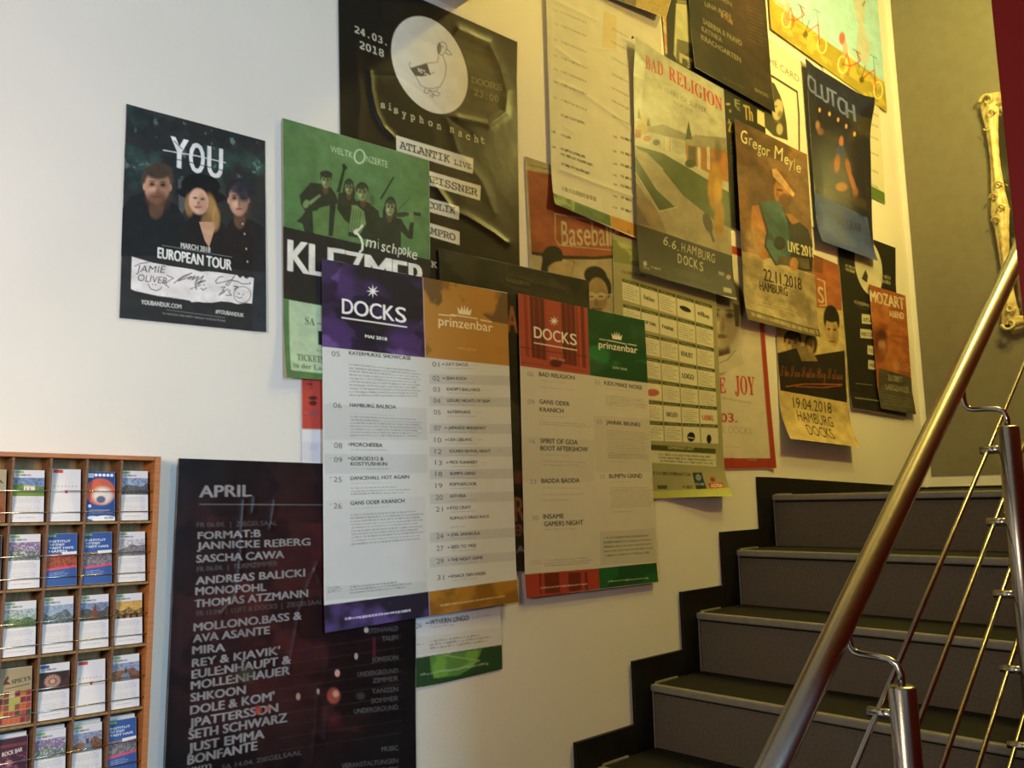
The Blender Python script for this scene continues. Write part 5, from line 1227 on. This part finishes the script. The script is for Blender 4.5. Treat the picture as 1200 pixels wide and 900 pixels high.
# --- brown guitarist poster
def d_guitar(c):
    c.ubox(0, 0, 1, 1, '#7e6246')
    c.frame(850, 120, 3.213)
    c.clip_noise('#5e4028', .42, .72, 3, 3, al=.95); c.clip_noise('#986c42', .6, .75, 5, 9, al=.6); c.clip_noise('#4f3c22', .55, .7, 5, 15, [(30, 50), (310, 190), (310, 260), (40, 160)], .7)
    c.poly([(60, 560), (180, 590), (350, 660), (345, 890), (65, 830)], '#b8a884'); c.clip_noise('#8c7c5c', .5, .66, 6, 21, [(60, 560), (350, 660), (345, 890), (65, 830)], .7)
    # guitarist with a hat and a blue guitar
    c.poly([(235, 420), (270, 440), (310, 480), (325, 560), (320, 640), (240, 620), (200, 560), (190, 470)], '#2e2a24')
    c.ell(212, 340, 28, 52, '#b07a4c', 1, .25, -.15); c.ell(222, 368, 22, 26, '#5c3c24', .8, .5); c.ell(205, 330, 14, 5, '#2a2018', .8, .5, .2); c.ell(196, 345, 6, 12, '#8c5a34', .8, .6)
    c.ell(216, 288, 36, 24, '#7c5832', .95, .3, .8); c.poly([(176, 252), (192, 248), (262, 345), (254, 356), (180, 278)], '#d8b080')
    c.poly([(100, 390), (125, 385), (150, 480), (175, 560), (150, 585), (110, 540), (95, 460)], '#b47c4c'); c.ell(138, 560, 22, 34, '#a87044', 1, .3, -.4); c.ell(110, 530, 34, 60, '#c0a078', .6, .7)
    c.poly([(130, 375), (200, 370), (232, 440), (250, 560), (235, 600), (190, 608), (150, 540), (160, 470)], '#3d5c5c'); c.clip_noise('#567c7c', .5, .66, 8, 4, [(130, 375), (200, 370), (232, 440), (250, 560), (190, 608), (150, 540)], .7)
    c.stroke([(128, 380), (160, 480), (150, 540), (190, 612), (240, 598)], 6, '#2a3230'); c.ell(205, 530, 22, 26, '#141a1a', 1, .3)
    c.poly([(228, 420), (252, 460), (280, 450), (250, 420)], '#a87448'); c.poly([(195, 575), (310, 590), (315, 630), (200, 610)], '#5c5444'); c.ell(258, 610, 16, 26, '#b48050', 1, .3)
    c.frame(840, 90, 7.5)
    w = '#ddd4a8'
    for s, x, y, wd, h in (('G', 216, 575, 60, 118), ('r', 284, 598, 32, 105), ('e', 318, 628, 36, 100), ('g', 358, 660, 36, 105), ('o', 396, 682, 36, 100), ('r', 436, 695, 34, 100), ('M', 505, 718, 84, 122), ('e', 596, 762, 34, 100), ('y', 632, 790, 40, 100), ('l', 680, 822, 12, 110), ('e', 702, 835, 38, 95)):
        c.T(s, x, y, x + wd, y + wd * .35, h, w, 'i')
    c.frame(850, 120, 3.213)
    c.G([(140, 218), (230, 268), (230, 280), (140, 230)], 1, '#8a5a34', .8, (.1, .9), .1, 3)
    c.T('LIVE 2018', 238, 560, 332, 588, 40, '#d8d0ac', 'x'); k = '#332c1e'
    c.T('22.11.2018', 146, 670, 288, 708, 46, k, 'x'); c.T('HAMBURG', 130, 706, 235, 730, 34, k, 'x'); c.T('DOCKS', 240, 732, 300, 752, 34, '#8c8468', 'l'); c.T('BEGINN 19 UHR', 186, 748, 260, 764, 12, '#8c8468', 'r')
    c.G([(120, 742), (310, 800), (310, 820), (120, 765)], 2, '#7c7458', .6, (.3, .7), .2, 8); c.poly([(70, 775), (345, 858), (345, 892), (70, 820)], '#5c4a30', .8); c.G([(90, 788), (335, 860), (335, 878), (90, 806)], 1, '#b8ac88', .8, (.1, .9), 0, 8)
    c.crease([(60, 100), (80, 400), (90, 800)], 10, .002)
poster('guitarist_poster', 'brown poster of a guitarist in a hat with a blue guitar',
       [(861, 138.5), (945, 181), (956.5, 396), (873, 375)], 6.4, d_guitar, 1.9, finish='satin', grain=0.8, ink=0.74, seed=103, wave=.0014,
       curl=lambda s, t: .012 * np.clip((s - .85) * 6, 0, 1) * (.3 + .7 * t) + .014 * np.clip((t - .85) * 6, 0, 1) ** 2)

# --- blue poster with curling edges
def d_blue_p(c):
    c.ubox(0, 0, 1, 1, '#232334')
    c.frame(930, 60, 3.4583)
    c.poly([(30, 20), (310, 180), (250, 290), (30, 150)], '#272c4c'); c.clip_noise('#4c4436', .52, .7, 6, 3, [(30, 160), (310, 280), (310, 660), (60, 570)], .7)
    bl = '#7c88c4'
    for s, x, y, w in (('C', 48, 158, 34), ('L', 86, 180, 26), ('U', 114, 200, 30), ('T', 144, 216, 32), ('C', 180, 246, 30), ('H', 214, 268, 36)): c.T(s, x, y, x + w, y + w * .5, 68, bl, 'x')
    for x, y in ((106, 238), (145, 254), (180, 278), (213, 305), (246, 336)): c.ell(x, y, 5, 9, '#e0b070', 1, .6)
    c.ell(98, 300, 10, 18, '#b0805c', .9, .6); c.ell(110, 325, 14, 14, '#8c6a60', .8, .7)
    c.ell(195, 366, 9, 22, '#c07a58', .95, .5); c.poly([(172, 400), (185, 380), (206, 385), (212, 430), (176, 430)], '#3c4c7c'); c.ell(177, 455, 12, 36, '#b0704c', .95, .5, .1); c.ell(222, 470, 10, 34, '#b0704c', .95, .5, -.2); c.ell(238, 530, 10, 40, '#c07a50', .9, .5, -.3)
    c.ell(195, 550, 24, 18, '#c08450', .9, .5); c.ell(150, 530, 14, 30, '#3c3224', .9, .6); c.poly([(80, 540), (290, 600), (296, 640), (110, 590)], '#4c4032', .7); c.ell(250, 570, 12, 20, '#a06a44', .8, .6)
    c.poly([(68, 568), (300, 675), (330, 860), (90, 790)], '#46589c'); c.clip_noise('#5468ac', .5, .66, 8, 6, [(68, 568), (300, 675), (330, 860), (90, 790)], .6)
    n = '#2c3048'
    c.T('SONNTAG', 105, 655, 165, 680, 16, n, 'r', .7); c.T('06.12.18', 176, 700, 274, 732, 34, n, 'x'); c.T('DOCKS', 160, 742, 212, 762, 24, n, 'r'); c.G([(100, 600), (250, 655), (250, 672), (100, 618)], 1, n, .5, (.2, .8), .1, 8); c.G([(130, 770), (290, 810), (290, 822), (130, 782)], 1, n, .4)
    c.T('LIVE', 266, 668, 288, 680, 16, n, 'x')
    c.crease([(40, 60), (60, 300), (80, 560), (100, 780)], 9, .005); c.crease([(150, 560), (300, 640)], 9, .002); c.crease([(250, 270), (280, 450), (300, 660)], 12, .004)
poster('metal_band_poster', 'dark blue curling poster with a lighter blue foot, below the bicycle poster',
       [(940.5, 69), (1018, 117), (1024, 307), (957.5, 284)], 5.0, d_blue_p, 1.8, finish='gloss', grain=0.6, ink=0.62, seed=107, wave=.0025,
       curl=lambda s, t: .030 * np.clip((s - .8) * 5, 0, 1) ** 2 * np.exp(-(t / .12) ** 2) + .022 * np.clip((t - .82) * 5.5, 0, 1) ** 2 + .012 * np.clip(1 - s * 6, 0, 1) * (1 - t) - .0 * s)

# small marks and fixings on the wall
P = on_wall(741, 44, YW - .030)
t = empty('push_pin', P); tag(t, 'small metal push pin holding the top corner of the street poster', 'pin')
tube('pin_head', [(0, 0, 0), (0, -.004, .0005), (.0005, -.006, .001)], .0045, MT['pin'], t, seg=14, taper=[.0045, .004, .003])
tube('pin_shaft', [(0, .008, 0), (0, 0, 0)], .0008, MT['pin'], t, seg=8)

# ------------------------------------------------------------------ leaflet rack on the left
RP = on_wall(188.6, 535.1, YW - .062)
ang = -.022
RM = Matrix.Translation(Vector(RP)) @ Matrix.Rotation(-ang, 4, 'Y').to_4x4()
# local frame: x to the right (negative = left of the outer right edge), z up, y 0 = front, .058 = wall
def inv_rot(a): return Matrix.Rotation(a, 4, 'Y')
EX = Vector((math.cos(ang), 0, math.sin(ang))); EZ = Vector((-math.sin(ang), 0, math.cos(ang)))
RM = Matrix(((EX.x, 0, EZ.x, RP[0]), (0, 1, 0, RP[1]), (EX.z, 0, EZ.z, RP[2]), (0, 0, 0, 1)))
rack = empty('leaflet_rack'); rack.matrix_world = RM
tag(rack, 'wooden wall rack of small pockets holding rows of pocket leaflets', 'leaflet rack')
DEP = .058; PW = .0600; PH = .1118; NC = 5; NR = 7
RW = .011 * 2 + PW * NC; RH = .012 * 2 + PH * NR + .004
def rb(name, lo, hi, material, bevel=.0): return box(name, lo, hi, material, rack, bevel)
rb('back_panel', (-RW + .004, DEP - .006, -RH + .004), (-.004, DEP - .001, -.004), MT['wood2'])
rb('side_panel', (-.011, -.002, -RH), (0, DEP, 0), MT['wood'], .0012)
rb('side_panel', (-RW, -.002, -RH), (-RW + .011, DEP, 0), MT['wood'], .0012)
rb('top_rail', (-RW + .0112, -.001, -.008), (-.0112, DEP, 0), MT['wood'], .0012)
rb('bottom_rail', (-RW + .0112, -.001, -RH), (-.0112, DEP, -RH + .008), MT['wood'], .0012)
for i in range(1, NC):
    x = -.011 - PW * i
    rb('divider', (x - .002, .0, -RH + .009), (x + .002, DEP - .007, -.009), MT['wood3'], .0006)
for r in range(NR):
    z = -.012 - PH * (r + 1) + .002
    for i in range(NC):
        xr = -.011 - PW * i - (.0021 if i else .0005); xl = -.011 - PW * (i + 1) + (.0021 if i < NC - 1 else .0005)
        if r < NR - 1: rb('ledge', (xl, .0005, z - .003), (xr, DEP - .0062, z + .001), MT['wood2'])
    for zz, rr in ((z + .0185, .0009), (z + .0560, .0009)):
        tube('wire', [(-RW + .009, .0012 - .001, zz), (-.009, .0012 - .001, zz)], rr, MT['steel2'], rack, seg=6)

LW, LH = 100.0, 190.0
def leaf_canvas(seed, res): 
    c = Canvas([(0, 0), (LW, 0), (LW, LH), (0, LH)], res, '#dcd8d8', seed); c.upx = 0.0
    return c
def d_photo(c, sky, ground, accent, y0=28, y1=92, title=True, tab=True):
    c.poly([(0, y0), (LW, y0), (LW, y1), (0, y1)], sky)
    B = [(0, y0), (LW, y0), (LW, y1), (0, y1)]
    hz = y0 + (y1 - y0) * .45
    n = vnoise((c.n, c.m), 9, c.seed + 5)
    X, Y = c.AX()
    top = hz + (n[c.n // 3][None, :] - .5) * 26
    msk = ((Y > top) & (Y < y1) & (Y > y0)).astype(float)
    c.put(msk, ground)
    c.clip_noise(accent, .46, .6, 46, 3, B, .8 , octv=3) if accent else None
    if tab: c.poly([(6, 4), (34, 4), (34, 12), (6, 12)], '#8fb25a')
    if title: c.G([(8, 14), (80, 14), (80, 24), (8, 24)], 1, '#33353a', .75, (.2, .8), .4, 3)
    c.G([(10, y1 + 8), (92, y1 + 8), (92, LH - 30), (10, LH - 30)], 11, '#8b8794', .55, (.25, .7), .15, 8)
    c.G([(10, LH - 20), (92, LH - 20), (92, LH - 12), (10, LH - 12)], 1, '#b08a8a', .5, (.2, .8), .3, 6)
def d_mansion(c):
    d_photo(c, '#7d8fc4', '#6d8a4a', '#4d6a3a'); c.poly([(35, 62), (70, 62), (70, 76), (35, 76)], '#e6ddc4'); c.poly([(32, 57), (73, 57), (68, 62), (36, 62)], '#c8b88c')
    c.poly([(0, 76), (100, 76), (100, 96), (0, 96)], '#6f8a42'); c.poly([(40, 64), (44, 64), (44, 76), (40, 76)], '#8a8474'); c.poly([(52, 64), (56, 64), (56, 76), (52, 76)], '#8a8474')
def d_city(c, sky='#8da2c8', g='#5e625e', a='#86725e', tower=None):
    d_photo(c, sky, g, a)
    if tower: c.poly([(44, 92), (46, 48), (52, 34), (58, 48), (62, 92)], tower); c.poly([(49, 40), (52, 30), (55, 40)], '#3e4a44')
def d_garden(c): d_photo(c, '#7f6d86', '#557a45', '#8a6f9a'); c.clip_noise('#d9d4d6', .62, .72, 50, 9, [(0, 28), (100, 28), (100, 92), (0, 92)], .8, octv=3)
def d_gold(c): d_photo(c, '#d2a95a', '#5a4a34', '#b98c4a'); [c.poly([(x, 74), (x + 8, 74), (x + 8, 92), (x, 92)], '#2f2a22') for x in (10, 32, 54, 76)]
def d_canal(c): d_photo(c, '#8aa0c4', '#6d4a3a', '#8c6a50'); c.poly([(30, 92), (44, 62), (58, 62), (72, 92)], '#6f7f92'); c.poly([(46, 66), (46, 52), (51, 46), (56, 52), (56, 66)], '#5a4236')
def d_rosette(c):
    d_photo(c, '#3c2a28', '#4a322c', None); 
    for k in range(16):
        a = k / 16 * 2 * math.pi; c.ell(45 + 20 * math.cos(a), 60 + 17 * math.sin(a), 7, 4, '#b08472', .9, .5, a)
    c.ell(45, 60, 9, 8, '#c9a28c', .9, .6); c.poly([(6, 4), (34, 4), (34, 14), (6, 14)], '#4a5a92')
def d_red(c):
    c.poly([(8, 2), (40, 2), (40, 14), (8, 14)], '#c4463c')
    for i, ch in enumerate('HAMBURG'): c.T(ch, 10 + i * 12.0, 66, 16 + i * 12.0, 66, 7, '#c26a62', 'r')
    c.T('\u2665', 46, 88, 58, 88, 10, '#c02a2a', 'r'); c.G([(8, 78), (42, 78), (42, 84), (8, 84)], 1, '#c98a84', .6, (.2, .8)); c.G([(62, 78), (94, 78), (94, 84), (62, 84)], 1, '#c98a84', .6, (.2, .8))
def d_blue(c, mid='#a4563c', acc='#7c3a2c'):
    c.ubox(0, 0, 1, 1, '#3c5a96'); c.poly([(6, 4), (30, 4), (30, 12), (6, 12)], '#8fb25a')
    for k, w in enumerate((78, 58, 88, 66)[:4 if mid[1] == 'a' else 3]): c.T('INSTITUT STADT HAFEN'[k * 5:k * 5 + 9].strip() or 'TOUR', 8, 32 + k * 12, w, 32 + k * 12, 8, '#dfe4ee', 'b')
    c.poly([(0, 74), (100, 70), (100, 118), (0, 128)], mid); c.clip_noise(acc, .48, .56, 26, 4, [(0, 76), (100, 72), (100, 118), (0, 128)], .8, 1.6, 3)
    c.poly([(50, 68), (100, 66), (100, 76), (50, 80)], '#e6e4e4'); c.poly([(0, 126), (100, 116), (100, 124), (0, 134)], '#d8506a')
    c.G([(8, 140), (70, 136), (70, 156), (8, 160)], 3, '#a9b8dc', .6)
def d_ball(c):
    c.ubox(0, 0, 1, 1, '#34508c'); c.ell(48, 78, 52, 52, '#c8624a', 1, .12); c.ell(56, 92, 34, 32, '#e2d4cc', 1, .7); c.ell(50, 108, 16, 14, '#3a4a6c', .9, .4)
    for x in (32, 46, 60, 74, 88): c.ell(x, 13, 6, 6, '#e9ecf2', 1, .2)
    c.poly([(6, 6), (24, 6), (24, 24), (6, 24)], '#e4e6ee'); c.poly([(6, 128), (16, 128), (16, 138), (6, 138)], '#e4e6ee')
    c.G([(10, 146), (94, 146), (94, 164), (10, 164)], 2, '#b8c4e0', .6); c.ell(64, 184, 44, 14, '#e6e6ea', 1, .08); c.T('ALSTER', 62, 183, 94, 183, 8, '#33353a', 'b'); c.ell(22, 178, 18, 7, '#dfe3ee', .9, .2)
def d_spice(c):
    c.ubox(0, 0, 1, 1, '#a4916c'); c.poly([(12, 52), (20, 30), (26, 22), (30, 32), (24, 40), (36, 52)], '#6c2a24')
    c.T("SPICY'S", 38, 52, 96, 46, 14, '#2c2622', 's'); c.stroke([(20, 66), (94, 58)], 2.5, '#3a3430')
    r = random.Random(3)
    for j in range(5):
        for i in range(6):
            c.poly([(i * 17 - 2, 78 + j * 22), (i * 17 + 14, 76 + j * 22), (i * 17 + 14, 95 + j * 22), (i * 17 - 2, 97 + j * 22)], r.choice(['#b04434', '#c98a34', '#8a4a2c', '#a8a04a', '#5a4230', '#c9b48a', '#c05a3a', '#8c2f3a']))
def d_rock(c):
    c.ubox(0, 0, 1, 1, '#4a2a36'); c.T('ROCK BAR', 24, 58, 84, 50, 14, '#dcc6c0', 'b'); c.clip_noise('#8a4a5a', .55, .66, 12, 4, [(0, 60), (100, 52), (100, 110), (0, 110)], .8)
    c.poly([(0, 20), (100, 20), (100, 30), (0, 30)], '#7c3a3c'); c.ubox(0, .62, 1, 1, '#c8bfba'); c.G([(8, 125), (92, 125), (92, 175), (8, 175)], 8, '#7a7274', .5); c.ell(44, 82, 10, 9, '#c98c9a', .8, .8)
def d_dark(c): c.ubox(0, 0, 1, 1, '#2e2c34'); c.G([(10, 14), (90, 14), (90, 176), (10, 176)], 16, '#b4b0bc', .6)
def d_tan(c):
    c.ubox(0, 0, 1, 1, '#a89a7c'); c.T('SPA', 40, 50, 92, 50, 12, '#3a3228', 'b'); c.ubox(0, .42, 1, 1, '#8a5a34')
    for x, y, k in ((30, 100, '#c98a34'), (70, 110, '#b04a30'), (40, 140, '#a0401f'), (78, 150, '#8a3a28')): c.ell(x, y, 16, 16, k, 1, .3)
def d_white(c): c.G([(10, 12), (80, 12), (80, 24), (10, 24)], 1, '#55555c', .7, (.2, .8)); c.G([(10, 60), (90, 60), (90, 170), (10, 170)], 12, '#9a98a2', .5)

LEAF = {
 (0, 4): (d_tan, 'tan leaflet with orange fruit photo, top row at the far left edge of the picture'),
 (0, 3): (d_mansion, 'leaflet with a white mansion on a green lawn, top row of the rack'),
 (0, 2): (d_red, 'plain white leaflet with a thin row of red letters, top row of the rack'),
 (0, 1): (d_ball, 'blue leaflet with a big orange-red ball, top row of the rack'),
 (0, 0): (lambda c: d_city(c, '#93a8cc', '#4c525a', '#6c6a6a'), 'leaflet with a blue harbour view, top row beside the right frame'),
 (1, 4): (d_dark, 'dark leaflet covered in pale small print, second row at the far left'),
 (1, 3): (d_garden, 'leaflet with violet and green garden photo, second row of the rack'),
 (1, 2): (lambda c: d_blue(c, '#a4563c', '#7c3a2c'), 'blue leaflet with red-brick photo and pink stripe, second row'),
 (1, 1): (lambda c: d_blue(c, '#8a8288', '#5c545c'), 'blue leaflet with grey street photo and pink stripe, second row'),
 (1, 0): (lambda c: d_city(c, '#d0ccd0', '#6c6a70', '#9a9296'), 'white leaflet with pale grey skyline photo, second row beside the frame'),
 (2, 4): (d_white, 'white text leaflet cut by the left picture edge, third row'),
 (2, 3): (lambda c: d_photo(c, '#b8c4cc', '#4f6b3c', '#7c8a5c'), 'leaflet with green riverside trees, third row of the rack'),
 (2, 2): (lambda c: d_city(c, '#9cb0cc', '#52605a', '#8a9096'), 'leaflet with pale blue sky over dark rooftops, third row'),
 (2, 1): (lambda c: d_city(c, '#7f96c0', '#4a4a48', '#6c6258', '#7a4632'), 'leaflet with a tall brown church tower, third row'),
 (2, 0): (d_gold, 'leaflet with a golden evening bridge view, third row beside the frame'),
 (3, 3): (d_spice, 'tan leaflet with colourful spice squares, fourth row'),
 (3, 2): (d_rosette, 'leaflet with a round carved rosette on dark ground, fourth row'),
 (3, 1): (d_red, 'plain white leaflet with a thin row of red letters, fourth row'),
 (3, 0): (d_canal, 'leaflet with a canal between brick warehouses, fourth row beside the frame'),
 (4, 3): (d_rock, 'dark plum leaflet with pale capitals, bottom visible row at the left'),
 (4, 2): (d_garden, 'leaflet with violet and green garden photo, bottom visible row'),
 (4, 1): (d_canal, 'leaflet with a canal between brick warehouses, bottom visible row'),
 (4, 0): (lambda c: d_blue(c, '#8a8288', '#5c545c'), 'blue leaflet with grey street photo, bottom visible row beside the frame'),
}
for (r, k), (fn, lab) in LEAF.items():
    xr = -.011 - PW * k - .0060; xl = xr - .0500
    zb = -.012 - PH * (r + 1) + .0045; h = .0905 + random.Random(r * 9 + k).uniform(-.002, .002)
    c = leaf_canvas(r * 11 + k, .75)
    fn(c)
    # a folded leaflet: front face with print, leaning back, with real thickness
    y0, y1 = .0045, .0175
    s, t = c.s, c.t
    bow = .0012 * np.sin(s * math.pi)
    P = np.stack([xl + (xr - xl) * s, y0 + (y1 - y0) * (1 - t) - bow, zb + h * (1 - t)], -1)
    cx = Vector(((xl + xr) / 2, (y0 + y1) / 2, zb))
    o = sheet_mesh('leaflet', c, P - np.array(cx), PR['satin'])
    o.matrix_world = RM @ Matrix.Translation(cx)
    tag(o, lab, 'leaflet', 'leaflets in the rack pockets')
    nb = 3 if r == 4 else 1
    V = []; F = []
    w2 = (xr - xl) / 2 - .0002
    th = .0022 * (2 if nb == 3 else 1)
    for yy in (0, th):
        for t_ in (0, 1):
            for s_ in (-1, 1): V.append((s_ * w2, y0 + (y1 - y0) * t_ - cx.y + .0006 + yy, h * t_ * .998 + .0003))
    F = [(0, 1, 3, 2), (4, 6, 7, 5), (0, 2, 6, 4), (1, 5, 7, 3), (2, 3, 7, 6), (0, 4, 5, 1)]
    meshobj('pages', V, F, MT['pap'], o)
    if nb == 3:
        V2 = [(a * .98, b + .006, cc + (.006 if cc > .01 else 0)) for a, b, cc in V]
        meshobj('pages', V2, F, MT['pap'], o)
